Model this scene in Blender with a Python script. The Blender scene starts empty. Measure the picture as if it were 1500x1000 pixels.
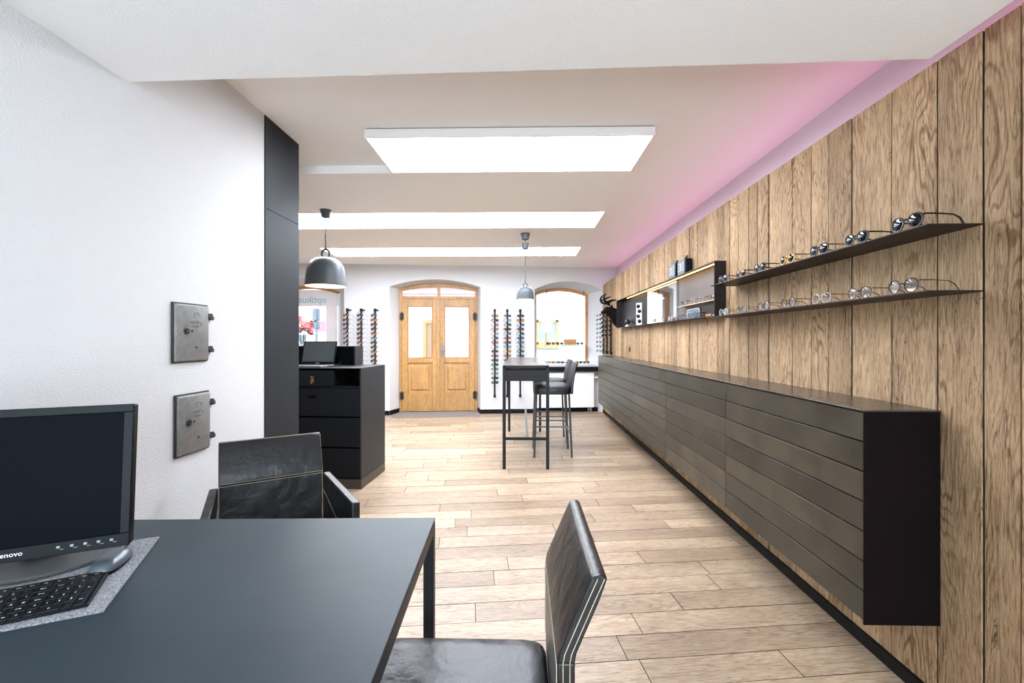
import bpy, bmesh, math, random
from mathutils import Matrix, Vector, Euler
random.seed(11)
sc = bpy.context.scene
C = sc.collection
R = math.radians
PI = math.pi

# ------------------------------------------------------------------ camera, world, exposure
cam_d = bpy.data.cameras.new('camera'); cam = bpy.data.objects.new('camera', cam_d); C.objects.link(cam)
cam_d.sensor_width = 36.0
cam_d.lens = 36.0 * 660 / 1500
cam_d.shift_y = -2.5 / 1500
cam_d.clip_start = 0.02
cam.location = (0, 0, 1.3)
cam.rotation_euler = (R(90), 0, math.atan(14 / 660))
sc.camera = cam
vs = sc.view_settings
sc.display_settings.display_device = 'sRGB'
vs.view_transform = 'Standard'; vs.look = 'None'; vs.gamma = 1.0; vs.use_curve_mapping = False
vs.exposure = 0.96
SKY, PANEL, PINK = 7.8, 14.0, 2.4
w = bpy.data.worlds.new('sky'); sc.world = w; w.use_nodes = True
w.node_tree.nodes['Background'].inputs[0].default_value = (0.74, 0.88, 1.0, 1)
w.node_tree.nodes['Background'].inputs[1].default_value = SKY
sc.cycles.max_bounces = 10; sc.cycles.diffuse_bounces = 6; sc.cycles.glossy_bounces = 4
sc.cycles.transparent_max_bounces = 16
sc.cycles.sample_clamp_indirect = 6.0
sc.cycles.caustics_reflective = False; sc.cycles.caustics_refractive = False

# ------------------------------------------------------------------ materials
def lin(c):
    return tuple(((x / 255) / 12.92 if x / 255 <= .04045 else ((x / 255 + .055) / 1.055) ** 2.4) for x in c) + (1,)
MATS = {}
def mat(name, rgb, rough=.5, metal=0., spec=.5, noise=0., nscale=20., bump=0., bscale=80., coat=0., emit=None, estr=0., bdetail=4):
    if name in MATS: return MATS[name]
    m = bpy.data.materials.new(name); m.use_nodes = True; MATS[name] = m
    nt = m.node_tree; N = nt.nodes; L = nt.links
    b = N['Principled BSDF']
    b.inputs['Base Color'].default_value = lin(rgb)
    b.inputs['Roughness'].default_value = rough
    b.inputs['Metallic'].default_value = metal
    b.inputs['Specular IOR Level'].default_value = spec
    b.inputs['Coat Weight'].default_value = coat
    if emit:
        b.inputs['Emission Color'].default_value = lin(emit); b.inputs['Emission Strength'].default_value = estr
    tc = N.new('ShaderNodeTexCoord')
    if noise:
        n = N.new('ShaderNodeTexNoise'); n.inputs['Scale'].default_value = nscale; n.inputs['Detail'].default_value = 5
        L.new(tc.outputs['Object'], n.inputs['Vector'])
        cr = N.new('ShaderNodeValToRGB')
        c = lin(rgb)
        cr.color_ramp.elements[0].position = .3; cr.color_ramp.elements[1].position = .7
        cr.color_ramp.elements[0].color = tuple(x * (1 - noise) for x in c[:3]) + (1,)
        cr.color_ramp.elements[1].color = tuple(min(1, x * (1 + noise)) for x in c[:3]) + (1,)
        L.new(n.outputs[0], cr.inputs[0]); L.new(cr.outputs[0], b.inputs['Base Color'])
    if bump:
        n = N.new('ShaderNodeTexNoise'); n.inputs['Scale'].default_value = bscale; n.inputs['Detail'].default_value = bdetail
        L.new(tc.outputs['Object'], n.inputs['Vector'])
        bp = N.new('ShaderNodeBump'); bp.inputs['Strength'].default_value = bump; bp.inputs['Distance'].default_value = .01
        L.new(n.outputs[0], bp.inputs['Height']); L.new(bp.outputs[0], b.inputs['Normal'])
    return m

def wood(name, dark, mid, light, grain='Z', across='Y', rough=.5, var=.35, crack=.6, bump=.4, spec=.4, fine=1.0, ringw=.5):
    """oak boards: stretched noise grain, cathedral rings, cracks, and a tint of its own for each board"""
    m = bpy.data.materials.new(name); m.use_nodes = True; MATS[name] = m
    nt = m.node_tree; N = nt.nodes; L = nt.links
    b = N['Principled BSDF']; b.inputs['Roughness'].default_value = rough; b.inputs['Specular IOR Level'].default_value = spec
    tc = N.new('ShaderNodeTexCoord'); oi = N.new('ShaderNodeObjectInfo')
    mul = N.new('ShaderNodeMath'); mul.operation = 'MULTIPLY'; mul.inputs[1].default_value = 61.7
    L.new(oi.outputs['Random'], mul.inputs[0])
    add = N.new('ShaderNodeVectorMath'); add.operation = 'ADD'
    L.new(tc.outputs['Object'], add.inputs[0]); L.new(mul.outputs[0], add.inputs[1])
    def mapped(al, ac, th):
        mp = N.new('ShaderNodeMapping')
        s = {grain: al, across: ac}
        mp.inputs['Scale'].default_value = tuple(s.get(k, th) for k in 'XYZ')
        L.new(add.outputs[0], mp.inputs['Vector']); return mp
    def noise(mp, scale, detail, rgh=.6, dist=0.):
        n = N.new('ShaderNodeTexNoise'); n.inputs['Scale'].default_value = scale; n.inputs['Detail'].default_value = detail
        n.inputs['Roughness'].default_value = rgh; n.inputs['Distortion'].default_value = dist
        L.new(mp.outputs[0], n.inputs['Vector']); return n.outputs[0]
    def ramp(v, *st):
        cr = N.new('ShaderNodeValToRGB'); e = cr.color_ramp.elements
        while len(e) < len(st): e.new(.5)
        for k, (p, c) in enumerate(st): e[k].position = p; e[k].color = c
        L.new(v, cr.inputs[0]); return cr.outputs[0]
    def mix(mode, fac, a, c):
        mx = N.new('ShaderNodeMix'); mx.data_type = 'RGBA'; mx.blend_type = mode
        for sock, v in ((mx.inputs[0], fac), (mx.inputs[6], a), (mx.inputs[7], c)):
            if hasattr(v, 'is_linked'): L.new(v, sock)
            else: sock.default_value = v
        return mx.outputs[2]
    g1 = noise(mapped(6.5, 44, 44), 1.7 * fine, 8, .66, 1.1)
    col = ramp(g1, (.22, lin(dark)), (.5, lin(mid)), (.78, lin(light)))
    # cathedral rings
    big = noise(mapped(.9, 4.5, 4.5), 1.0, 3, .42, .25)
    sn = N.new('ShaderNodeMath'); sn.operation = 'MULTIPLY'; sn.inputs[1].default_value = 230; L.new(big, sn.inputs[0])
    sn2 = N.new('ShaderNodeMath'); sn2.operation = 'SINE'; L.new(sn.outputs[0], sn2.inputs[0])
    sn3 = N.new('ShaderNodeMath'); sn3.operation = 'MULTIPLY_ADD'; sn3.inputs[1].default_value = .5; sn3.inputs[2].default_value = .5; L.new(sn2.outputs[0], sn3.inputs[0])
    rings = ramp(sn3.outputs[0], (.02, (.46, .38, .31, 1)), (.36, (1, 1, 1, 1)))
    rgate = ramp(noise(mapped(1.0, 3, 3), 1.2, 2), (.38, (0, 0, 0, 1)), (.6, (1, 1, 1, 1)))
    rm = N.new('ShaderNodeMath'); rm.operation = 'MULTIPLY'; rm.inputs[1].default_value = ringw; L.new(rgate, rm.inputs[0])
    col = mix('MULTIPLY', rm.outputs[0], col, rings)
    # soft patches
    patch = ramp(noise(mapped(1.2, 5, 5), 1.1, 3), (.3, (.72, .68, .64, 1)), (.65, (1.08, 1.05, 1.0, 1)))
    col = mix('MULTIPLY', .8, col, patch)
    # pores
    pores = ramp(noise(mapped(9, 120, 120), 1.5, 4, .6, .6), (.38, (.42, .36, .31, 1)), (.47, (1, 1, 1, 1)))
    col = mix('MULTIPLY', .7, col, pores)
    # cracks
    cn = noise(mapped(2.2, 18, 18), 1.3, 5, .6, .9)
    ab = N.new('ShaderNodeMath'); ab.operation = 'SUBTRACT'; ab.inputs[1].default_value = .5; L.new(cn, ab.inputs[0])
    ab2 = N.new('ShaderNodeMath'); ab2.operation = 'ABSOLUTE'; L.new(ab.outputs[0], ab2.inputs[0])
    ck = ramp(ab2.outputs[0], (.0, (.16, .12, .09, 1)), (.014, (1, 1, 1, 1)))
    gate = ramp(noise(mapped(2.1, 6, 6), 1.3, 2), (.5, (0, 0, 0, 1)), (.6, (1, 1, 1, 1)))
    gm = N.new('ShaderNodeMath'); gm.operation = 'MULTIPLY'; gm.inputs[1].default_value = crack; L.new(gate, gm.inputs[0])
    col = mix('MULTIPLY', gm.outputs[0], col, ck)
    # tint of the board
    tint = ramp(oi.outputs['Random'], (0, (1 - var, 1 - var * 1.08, 1 - var * 1.15, 1)), (.35, (1 - var * .4, 1 - var * .42, 1 - var * .45, 1)), (1, (1.05, 1.04, 1.02, 1)))
    col = mix('MULTIPLY', 1.0, col, tint)
    L.new(col, b.inputs['Base Color'])
    bp = N.new('ShaderNodeBump'); bp.inputs['Strength'].default_value = bump; bp.inputs['Distance'].default_value = .004
    hs = mix('MULTIPLY', gm.outputs[0], g1, ck); hs = mix('MULTIPLY', .6, hs, pores)
    L.new(hs, bp.inputs['Height']); L.new(bp.outputs[0], b.inputs['Normal'])
    return m

def glass(name, tint=(1, 1, 1), refl=.12, rough=.02):
    m = bpy.data.materials.new(name); m.use_nodes = True; MATS[name] = m
    nt = m.node_tree; N = nt.nodes; L = nt.links
    N.remove(N['Principled BSDF'])
    t = N.new('ShaderNodeBsdfTransparent'); t.inputs[0].default_value = tint + (1,)
    g = N.new('ShaderNodeBsdfGlossy'); g.inputs['Roughness'].default_value = rough
    lw = N.new('ShaderNodeFresnel'); lw.inputs['IOR'].default_value = 1.45
    mx = N.new('ShaderNodeMixShader')
    ad = N.new('ShaderNodeMath'); ad.operation = 'MULTIPLY_ADD'; ad.inputs[1].default_value = .55; ad.inputs[2].default_value = refl * .3
    L.new(lw.outputs[0], ad.inputs[0]); L.new(ad.outputs[0], mx.inputs[0])
    L.new(t.outputs[0], mx.inputs[1]); L.new(g.outputs[0], mx.inputs[2])
    L.new(mx.outputs[0], N['Material Output'].inputs[0])
    return m

def steel(name, rgb, rough, metal, var=.5, dv=.25, spec=.35):
    """waxed black steel: cloudy patina, each sheet a shade of its own"""
    m = bpy.data.materials.new(name); m.use_nodes = True; MATS[name] = m
    nt = m.node_tree; N = nt.nodes; L = nt.links; b = N['Principled BSDF']
    b.inputs['Metallic'].default_value = metal; b.inputs['Specular IOR Level'].default_value = spec
    tc = N.new('ShaderNodeTexCoord'); oi = N.new('ShaderNodeObjectInfo')
    ad = N.new('ShaderNodeVectorMath'); ad.operation = 'ADD'
    ml = N.new('ShaderNodeMath'); ml.operation = 'MULTIPLY'; ml.inputs[1].default_value = 37; L.new(oi.outputs['Random'], ml.inputs[0])
    L.new(tc.outputs['Object'], ad.inputs[0]); L.new(ml.outputs[0], ad.inputs[1])
    n = N.new('ShaderNodeTexNoise'); n.inputs['Scale'].default_value = 4.5; n.inputs['Detail'].default_value = 7; n.inputs['Roughness'].default_value = .62
    L.new(ad.outputs[0], n.inputs['Vector'])
    cr = N.new('ShaderNodeValToRGB'); c = lin(rgb)
    cr.color_ramp.elements[0].position = .25; cr.color_ramp.elements[1].position = .75
    cr.color_ramp.elements[0].color = tuple(x * (1 - var) for x in c[:3]) + (1,)
    cr.color_ramp.elements[1].color = tuple(x * (1 + var) for x in c[:3]) + (1,)
    L.new(n.outputs[0], cr.inputs[0])
    mx = N.new('ShaderNodeMix'); mx.data_type = 'RGBA'; mx.blend_type = 'MULTIPLY'; mx.inputs[0].default_value = 1
    tr = N.new('ShaderNodeValToRGB'); tr.color_ramp.elements[0].color = (1 - dv, 1 - dv, 1 - dv, 1); tr.color_ramp.elements[1].color = (1 + dv, 1 + dv * .95, 1 + dv * .85, 1)
    L.new(oi.outputs['Random'], tr.inputs[0]); L.new(cr.outputs[0], mx.inputs[6]); L.new(tr.outputs[0], mx.inputs[7])
    L.new(mx.outputs[2], b.inputs['Base Color'])
    mr = N.new('ShaderNodeMapRange'); mr.inputs[3].default_value = rough - .08; mr.inputs[4].default_value = rough + .08
    L.new(n.outputs[0], mr.inputs[0]); L.new(mr.outputs[0], b.inputs['Roughness'])
    return m

plaster = mat('white_plaster', (211, 211, 212), .85, spec=.2, bump=.35, bscale=130, bdetail=6)
ceil_m = mat('ceiling_paint', (246, 245, 244), .9, spec=.2, bump=.15, bscale=160)
white_m = mat('white_lacquer', (238, 237, 235), .4)
wallwood = wood('reclaimed_oak', (142, 112, 82), (188, 159, 126), (214, 189, 157), 'Z', 'Y', .65, .40, 1., .8, .2, ringw=.85)
floorwood = wood('oiled_oak_floor', (150, 127, 104), (182, 161, 139), (200, 181, 160), 'X', 'Y', .37, .32, .35, .2, .45, ringw=.45)
doorwood = wood('honey_oak', (168, 126, 74), (184, 142, 88), (196, 156, 103), 'Z', 'X', .4, .06, 0, .1, .5, ringw=.2)
framewood = wood('window_oak', (172, 118, 68), (200, 144, 90), (214, 164, 112), 'X', 'Z', .45, .06, 0, .15, .4)
joint_m = mat('dark_joint', (44, 33, 26), .9)
skirt_m = mat('black_skirting', (17, 15, 15), .5, spec=.15)
drawer_m = steel('patinated_steel', (70, 64, 53), .42, .4)
top_m = steel('worktop_steel', (92, 84, 76), .26, .55, .3, .1)
dark_m = mat('black_brown_steel', (13, 6, 8), .6, 0., .08, noise=.2, nscale=6)
black_m = mat('black_metal', (25, 24, 25), .45, 0., spec=.2)
shelf_m = mat('shelf_steel', (30, 24, 24), .45, 0., spec=.25)
column_m = steel('blackened_column_steel', (37, 40, 43), .5, 0., .35, .1, .14)
counter_m = mat('counter_black', (42, 42, 43), .5, 0., .2, noise=.15, nscale=30)
counter_front = mat('counter_front_black', (20, 22, 26), .5, spec=.15)
desk_m = mat('black_linoleum', (50, 60, 66), .42, noise=.12, nscale=5, spec=.22, bump=.03, bscale=300)
leather = mat('black_leather', (19, 19, 22), .38, spec=.5, bump=.75, bscale=13, bdetail=9)
stitch_m = mat('cream_thread', (182, 166, 138), .8)
plastic_m = mat('black_plastic', (15, 17, 21), .45, spec=.12)
screen_m = mat('dark_screen', (7, 11, 17), .5, spec=.03)
key_m = mat('key_plastic', (24, 28, 33), .5, spec=.15)
felt_m = mat('grey_felt', (140, 141, 147), .95, noise=.7, nscale=260, bump=.5, bscale=300)
base_m = mat('stand_grey', (84, 86, 87), .5, .3)
print_m = mat('white_print', (235, 235, 235), .6)
iron_m = mat('grey_cast_iron', (128, 127, 126), .55, .15, noise=.12, nscale=40, bump=.12, bscale=90)
iron_dk = mat('dark_cast_iron', (62, 60, 58), .6, .4)
chrome = mat('chrome', (200, 200, 200), .2, 1.)
lamp_out = mat('lamp_charcoal', (62, 67, 71), .45, 0., spec=.4)
lamp_in = mat('lamp_inside_white', (245, 240, 230), .6)
bulb_m = mat('bulb_glow', (255, 245, 225), .5, emit=(255, 226, 180), estr=14)
led_m = mat('led_panel_glow', (255, 255, 255), .5, emit=(235, 243, 255), estr=PANEL)
pink_m = mat('pink_led_glow', (255, 90, 200), .5, emit=(255, 146, 202), estr=PINK)
warm_m = mat('warm_led_glow', (255, 220, 160), .5, emit=(255, 196, 110), estr=5)
pane_m = glass('window_glass')
clear_m = glass('clear_lens', (.95, .96, .97), .04)
sun_m = mat('sun_lens', (16, 16, 18), .05, spec=.3)
mirror_m = mat('mirror_silver', (235, 238, 238), .02, 1.)
mat_m = mat('doormat_grey', (126, 118, 114), .95, noise=.3, nscale=60, bump=.5, bscale=200)
grey_paint = mat('house_plinth', (158, 162, 168), .9)
house_m = mat('house_render', (222, 219, 214), .9)
housewood = mat('house_window_wood', (190, 140, 94), .6)
houseglass = mat('house_window_pane', (140, 160, 174), .3)
pave_m = mat('street_paving', (140, 136, 132), .9)
facade_m = mat('skyblock_render', (150, 142, 134), .9)

# ------------------------------------------------------------------ mesh tools
class MB:
    def __init__(s): s.v = []; s.f = []; s.m = []
    def quad(s, pts, m=0):
        i = len(s.v); s.v += [tuple(p) for p in pts]; s.f.append(tuple(range(i, i + len(pts)))); s.m.append(m); return s
    def box(s, x0, x1, y0, y1, z0, z1, m=0, M=None):
        p = [(x0,y0,z0),(x1,y0,z0),(x1,y1,z0),(x0,y1,z0),(x0,y0,z1),(x1,y0,z1),(x1,y1,z1),(x0,y1,z1)]
        if M is not None: p = [tuple(M @ Vector(q)) for q in p]
        i = len(s.v); s.v += p
        for f in ((0,3,2,1),(4,5,6,7),(0,1,5,4),(1,2,6,5),(2,3,7,6),(3,0,4,7)):
            s.f.append(tuple(i + k for k in f)); s.m.append(m)
        return s
    def loft(s, rings, m=0, cap=True, closed=False):
        i = len(s.v); n = len(rings[0])
        for r in rings: s.v += [tuple(p) for p in r]
        K = len(rings)
        for k in range(K if closed else K - 1):
            a = i + k * n; b = i + ((k + 1) % K) * n
            for j in range(n):
                s.f.append((a + j, a + (j + 1) % n, b + (j + 1) % n, b + j)); s.m.append(m)
        if cap and not closed:
            s.f.append(tuple(i + j for j in reversed(range(n)))); s.m.append(m)
            s.f.append(tuple(i + (K - 1) * n + j for j in range(n))); s.m.append(m)
        return s
    def tube(s, pts, r, n=8, m=0, closed=False, cap=True):
        pts = [Vector(p) for p in pts]; rings = []; K = len(pts)
        rr = r if isinstance(r, (list, tuple)) else [r] * K
        prev = None
        for k, p in enumerate(pts):
            if closed: t = pts[(k + 1) % K] - pts[k - 1]
            else: t = pts[min(k + 1, K - 1)] - pts[max(k - 1, 0)]
            t.normalize()
            if prev is None:
                a = Vector((0, 0, 1)) if abs(t.z) < .9 else Vector((1, 0, 0))
                u = t.cross(a).normalized()
            else:
                u = (prev - t * prev.dot(t)).normalized()
            prev = u; vv = t.cross(u)
            rings.append([p + (u * math.cos(2*PI*j/n) + vv * math.sin(2*PI*j/n)) * rr[k] for j in range(n)])
        return s.loft(rings, m, cap, closed)
    def lathe(s, prof, n=24, c=(0,0,0), m=0, cap=False):
        return s.loft([[(c[0] + r*math.cos(2*PI*j/n), c[1] + r*math.sin(2*PI*j/n), c[2] + z) for j in range(n)] for r, z in prof], m, cap)
    def prism(s, poly, y0, y1, m=0):     # poly in x-z, pushed along y
        return s.loft([[(x, y0, z) for x, z in poly], [(x, y1, z) for x, z in poly]], m)
    def prismz(s, poly, z0, z1, m=0):    # poly in x-y, pushed along z
        return s.loft([[(x, y, z0) for x, y in poly], [(x, y, z1) for x, y in poly]], m)
    def mesh(s, name, mats, ang=35):
        me = bpy.data.meshes.new(name); me.from_pydata(s.v, [], s.f)
        for q in (mats if isinstance(mats, (list, tuple)) else [mats]): me.materials.append(q)
        me.polygons.foreach_set('material_index', s.m)
        bm = bmesh.new(); bm.from_mesh(me)
        bmesh.ops.recalc_face_normals(bm, faces=bm.faces)
        bm.to_mesh(me); bm.free()
        me.polygons.foreach_set('use_smooth', [True] * len(me.polygons))
        me.set_sharp_from_angle(angle=R(ang)); me.update()
        return me
    def build(s, name, mats, parent=None, loc=(0,0,0), rot=(0,0,0), bevel=0, seg=2, sub=0, ang=35):
        o = bpy.data.objects.new(name, s.mesh(name, mats, ang)); C.objects.link(o)
        o.location = loc; o.rotation_euler = rot
        if parent: o.parent = parent
        if bevel:
            b = o.modifiers.new('edge', 'BEVEL'); b.width = bevel; b.segments = seg; b.limit_method = 'ANGLE'; b.angle_limit = R(40)
        if sub:
            q = o.modifiers.new('soft', 'SUBSURF'); q.levels = sub; q.render_levels = sub
        return o

def tag(o, label, cat, group=None, kind=None):
    o['label'] = label; o['category'] = cat
    if group: o['group'] = group
    if kind: o['kind'] = kind
    return o
def thing(name, label, cat, loc=(0,0,0), rz=0., group=None, M=None):
    o = bpy.data.objects.new(name, None); C.objects.link(o); o.empty_display_size = .05
    if M is not None: o.matrix_world = M
    else: o.location = loc; o.rotation_euler = (0, 0, rz)
    return tag(o, label, cat, group)
def struct(name, mb, mats, bevel=0, label=None, parent=None, M=None):
    o = mb.build(name, mats, parent, bevel=bevel); o['kind'] = 'structure'
    if label: o['label'] = label
    if M is not None: o.matrix_world = M
    return o
def sempty(name, M=None, label=None):
    o = bpy.data.objects.new(name, None); C.objects.link(o); o['kind'] = 'structure'
    if M is not None: o.matrix_world = M
    if label: o['label'] = label
    return o
def kids(o): return [c for c in KID.get(o.name, [])]
def copy_tree(o, parent=None, allobj=None):
    c = o.copy(); C.objects.link(c)
    if parent: c.parent = parent
    for ch in o.children: copy_tree(ch, c)
    return c
def text_into(mb, s, size, M, depth=.0006, m=0, align='CENTER', bold=0.):
    cu = bpy.data.curves.new('glyphs', 'FONT'); cu.body = s; cu.size = size; cu.extrude = depth; cu.align_x = align; cu.align_y = 'CENTER'
    cu.resolution_u = 2; cu.offset = bold
    ob = bpy.data.objects.new('glyphs', cu); C.objects.link(ob)
    dg = bpy.context.evaluated_depsgraph_get()
    me = bpy.data.meshes.new_from_object(ob.evaluated_get(dg))
    i = len(mb.v); mb.v += [tuple(M @ v.co) for v in me.vertices]
    for p in me.polygons: mb.f.append(tuple(i + k for k in p.vertices)); mb.m.append(m)
    bpy.data.objects.remove(ob); bpy.data.curves.remove(cu); bpy.data.meshes.remove(me)
def frame3(o, x, y):   # matrix whose local x,y run along the given directions, origin o
    x = Vector(x).normalized(); z = x.cross(Vector(y)).normalized(); y = z.cross(x)
    M = Matrix((x, y, z)).transposed().to_4x4(); M.translation = Vector(o); return M

# ------------------------------------------------------------------ setting
XW, XB, XL = 1.469, 1.717, -1.484         # front of the oak cladding, wall behind it, left wall
ZC, ZD, ZS = 2.60, 2.54, 2.27             # ceiling, dropped ceiling, soffit over the desk
FAR = Matrix.Translation((-.72, 7.91, 0)) @ Matrix.Rotation(R(6), 4, 'Z')   # wall with the entrance: x along it, y outwards
def ft(t, n, z): return FAR @ Vector((t, n, z))

# floor with its boards
floor = struct('floor', MB().box(-5.2, 1.75, -2.4, 8.7, -.12, -.012), joint_m, label='floor of light oiled oak boards')
FM = Matrix.Translation((0, 0, 0)) @ Matrix.Rotation(R(6.5), 4, 'Z')
rw, gap = .152, .0034
def near_x(y): return y
for r in range(58):
    y0 = -.35 + r * rw
    off = random.random() * 1.1
    # visible span of this row
    lo = -1.7 if y0 < 3.1 else max(-3.4, -1.5 - (y0 - 3.0) * .9)
    x = lo - off
    while x < 2.6:
        ln = random.choice((.75, 1.0, 1.25, 1.5, 1.7)) if y0 > 3 else random.choice((.6, .8, 1.0, 1.2, 1.4))
        a, b = x + gap / 2, x + ln - gap / 2
        x += ln
        yc = y0 + rw / 2
        cx = (a + b) / 2
        wc = FM @ Vector((cx, yc, 0))
        wb = FM @ Vector((b, yc, 0)); wa = FM @ Vector((a, yc, 0))
        if wa.x > XW + .01 or wb.x < (-1.484 if wc.y < 2.9 else -3.6): continue
        if wb.x > XB: b = a + (XB - wa.x) * .995
        cx = (a + b) / 2; h = (b - a) / 2
        if h < .02: continue
        far_y = 7.91 + (FM @ Vector((cx, yc, 0))).x * .105 + .075 + .55
        if wc.y > far_y: continue
        hh = rw / 2 - gap / 2; dz = random.uniform(-.0008, .0004)
        pb_ = MB().box(-h, h, -hh, hh, -.012, dz); pb_.m = [1, 0, 1, 1, 1, 1]
        o = pb_.build('plank', [floorwood, joint_m], floor)
        o.location = FM @ Vector((cx, yc, 0)); o.rotation_euler = (0, 0, R(6.5))

# oak clad wall
wall_right = struct('wall_right', MB().box(XB, XB + .2, -2.4, 8.75, 0, ZC + .3), plaster, label='white wall behind the oak cladding')
bk = MB().box(XW + .022, XB - .004, -.4, 8.12, .0, 2.262).build('backing', joint_m, wall_right)
edges = [-.4, -.2, .0, .2, .42, .64, .83, 1.0, 1.17, 1.356, 1.466, 1.624, 1.821, 2.039, 2.187, 2.319, 2.481, 2.711, 2.835, 2.944, 3.081, 3.211, 3.297]
while edges[-1] < 8.0: edges.append(edges[-1] + random.choice((.09, .11, .13, .15, .18, .21)))
edges[-1] = 8.13
for a, b in zip(edges, edges[1:]):
    hh = (b - a) / 2 - .0016
    px = random.uniform(-.003, .002)
    j = [random.uniform(-.0015, .0015) for _ in range(2)]
    mb = MB(); n = 6
    rings = []
    for k in range(n + 1):        # sawn edge, a little uneven
        z = -1.12 + k * 2.24 / n
        e0 = -hh + random.uniform(0, .0025); e1 = hh - random.uniform(0, .0025)
        rings.append([(px, e0 + .002, z), (px, e1 - .002, z), (px + .004, e1, z), (.03, e1, z), (.03, e0, z), (px + .004, e0, z)])
    mb.loft(rings); mb.m = [0 if q % 6 in (0, 1, 5) else 1 for q in range(6 * n)] + [0, 0]
    o = mb.build('plank', [wallwood, joint_m], wall_right); o.location = (XW, (a + b) / 2, 1.165)
struct('baseboard_right', MB().box(1.452, 1.47, -.4, 8.1, 0, .052), skirt_m, .002, 'black skirting under the oak cladding')
led = MB().box(1.56, 1.60, -.3, 8.0, 2.262, 2.272).build('light_strip', pink_m)
tag(led, 'pink light strip hidden on top of the oak cladding', 'light strip')

# left wall, with the steel clad end
wall_left = struct('wall_left', MB().box(XL - .35, XL, -2.4, 2.955, 0, ZC + .3), plaster, label='rough white plaster wall behind the desk')
for z0, z1 in ((0, 2.060), (2.063, ZC - .004)):
    MB().box(XL - .002, XL + .006, 2.568, 2.956, z0, z1).build('steel_panel', column_m, wall_left, bevel=.001)
MB().box(XL - .356, XL + .006, 2.955, 2.961, 0, ZC - .004).build('steel_panel', column_m, wall_left, bevel=.001)
# room behind the pillar and behind the camera
struct('wall_side', MB().box(-5.4, -5.2, 2.5, 8.2, 0, ZC + .3), plaster, label='white side wall beyond the counter')
struct('wall_middle', MB().box(-5.2, XL - .35, 2.5, 2.6, 0, ZC + .3), plaster, label='white wall behind the steel clad pillar')
back = MB()  # wide opening added behind the camera to daylight the desk, never in view
back.box(XL - .35, XB + .2, -2.5, -2.4, 0, .12); back.box(XL - .35, XB + .2, -2.5, -2.4, 2.24, ZC + .3)
back.box(XL - .35, -1.42, -2.5, -2.4, .12, 2.24); back.box(1.64, XB + .2, -2.5, -2.4, .12, 2.24)
struct('wall_back', back, plaster, label='white wall with an added daylight opening, unseen behind the desk area')
fr = MB()
for x in (-1.42, -.42, .58, 1.58): fr.box(x, x + .06, -2.48, -2.42, .12, 2.24)
fr.box(-1.42, 1.64, -2.48, -2.42, .12, .18); fr.box(-1.42, 1.64, -2.48, -2.42, 2.18, 2.24)
struct('window_added', fr, framewood, .003, 'added wide window for daylight, unseen behind the desk area')  # frame of the added daylight opening

# ceilings
struct('ceiling', MB().box(-5.4, XB + .2, -2.5, 8.9, ZC, ZC + .2), ceil_m, label='white ceiling')
struct('ceiling_dropped', MB().box(-5.2, .815, 3.335, 4.38, ZD, ZC + .01).box(-5.2, .815, 5.0, 6.055, ZD, ZC + .01).box(-5.2, .815, 6.67, 6.86, ZD, ZC + .01)
       .box(-5.2, -2.75, 4.38, 5.0, ZD, ZC + .01).box(-5.2, -2.75, 6.055, 6.67, ZD, ZC + .01), ceil_m, label='dropped ceiling field around the light panels')
struct('ceiling_soffit', MB().prismz([(XL - .1, -2.4), (1.408, -2.4), (1.408, 1.587), (XL - .1, 1.668)], ZS, ZC + .01), ceil_m, label='lower white ceiling over the desk')

# far wall with door and two window openings
def arch(a0, a1, zs, za, n=18):
    half = (a1 - a0) / 2; h = za - zs; rad = (half * half + h * h) / (2 * h); zc = za - rad; mid = (a0 + a1) / 2
    ang = math.asin(half / rad)
    return [(mid + rad * math.sin(-ang + 2 * ang * k / n), zc + rad * math.cos(-ang + 2 * ang * k / n)) for k in range(n + 1)]
DN = .30
OPEN = [ # front a0,a1,spring,apex ; back b0,b1,spring,apex, depth, sill
    (-3.62, -2.335, 2.19, 2.345, -3.55, -2.50, 2.15, 2.262, .36, .0),
    (-1.572, .0, 2.222, 2.354, -1.455, -.046, 2.222, 2.318, .30, 0.),
    (.955, 2.18, 2.195, 2.345, .955, 2.01, 2.15, 2.262, .36, .0)]
wf = MB(); TOP = ZC + .05
xs = [-4.75]
for o_ in OPEN: xs += [o_[0], o_[1]]
xs.append(2.75)
for k in range(0, len(xs), 2):
    wf.quad([(xs[k], 0, 0), (xs[k+1], 0, 0), (xs[k+1], 0, TOP), (xs[k], 0, TOP)])
    wf.quad([(xs[k] - .1, .46, 0), (xs[k+1] + .1, .46, 0), (xs[k+1] + .1, .46, TOP), (xs[k] - .1, .46, TOP)])
for a0, a1, s0, t0, b0, b1, s1, t1, dep, zb in OPEN:
    A = arch(a0, a1, s0, t0); B = arch(b0, b1, s1, t1)
    for k in range(len(A) - 1):
        wf.quad([(A[k][0], 0, A[k][1]), (A[k+1][0], 0, A[k+1][1]), (A[k+1][0], 0, TOP), (A[k][0], 0, TOP)])
        wf.quad([(A[k][0], 0, A[k][1]), (A[k+1][0], 0, A[k+1][1]), (B[k+1][0], dep, B[k+1][1]), (B[k][0], dep, B[k][1])])
        wf.quad([(B[k][0], .46, B[k][1]), (B[k+1][0], .46, B[k+1][1]), (B[k+1][0], dep, B[k+1][1]), (B[k][0], dep, B[k][1])])
        wf.quad([(B[k][0], .46, B[k][1]), (B[k+1][0], .46, B[k+1][1]), (B[k+1][0], .46, TOP), (B[k][0], .46, TOP)])
    for a, b, s, q in ((a0, b0, s0, s1), (a1, b1, s0, s1)):
        wf.quad([(a, 0, 0), (b, dep, 0), (b, dep, q), (a, 0, s)])
        wf.quad([(b, .46, 0), (b, dep, 0), (b, dep, q), (b, .46, q)])
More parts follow.
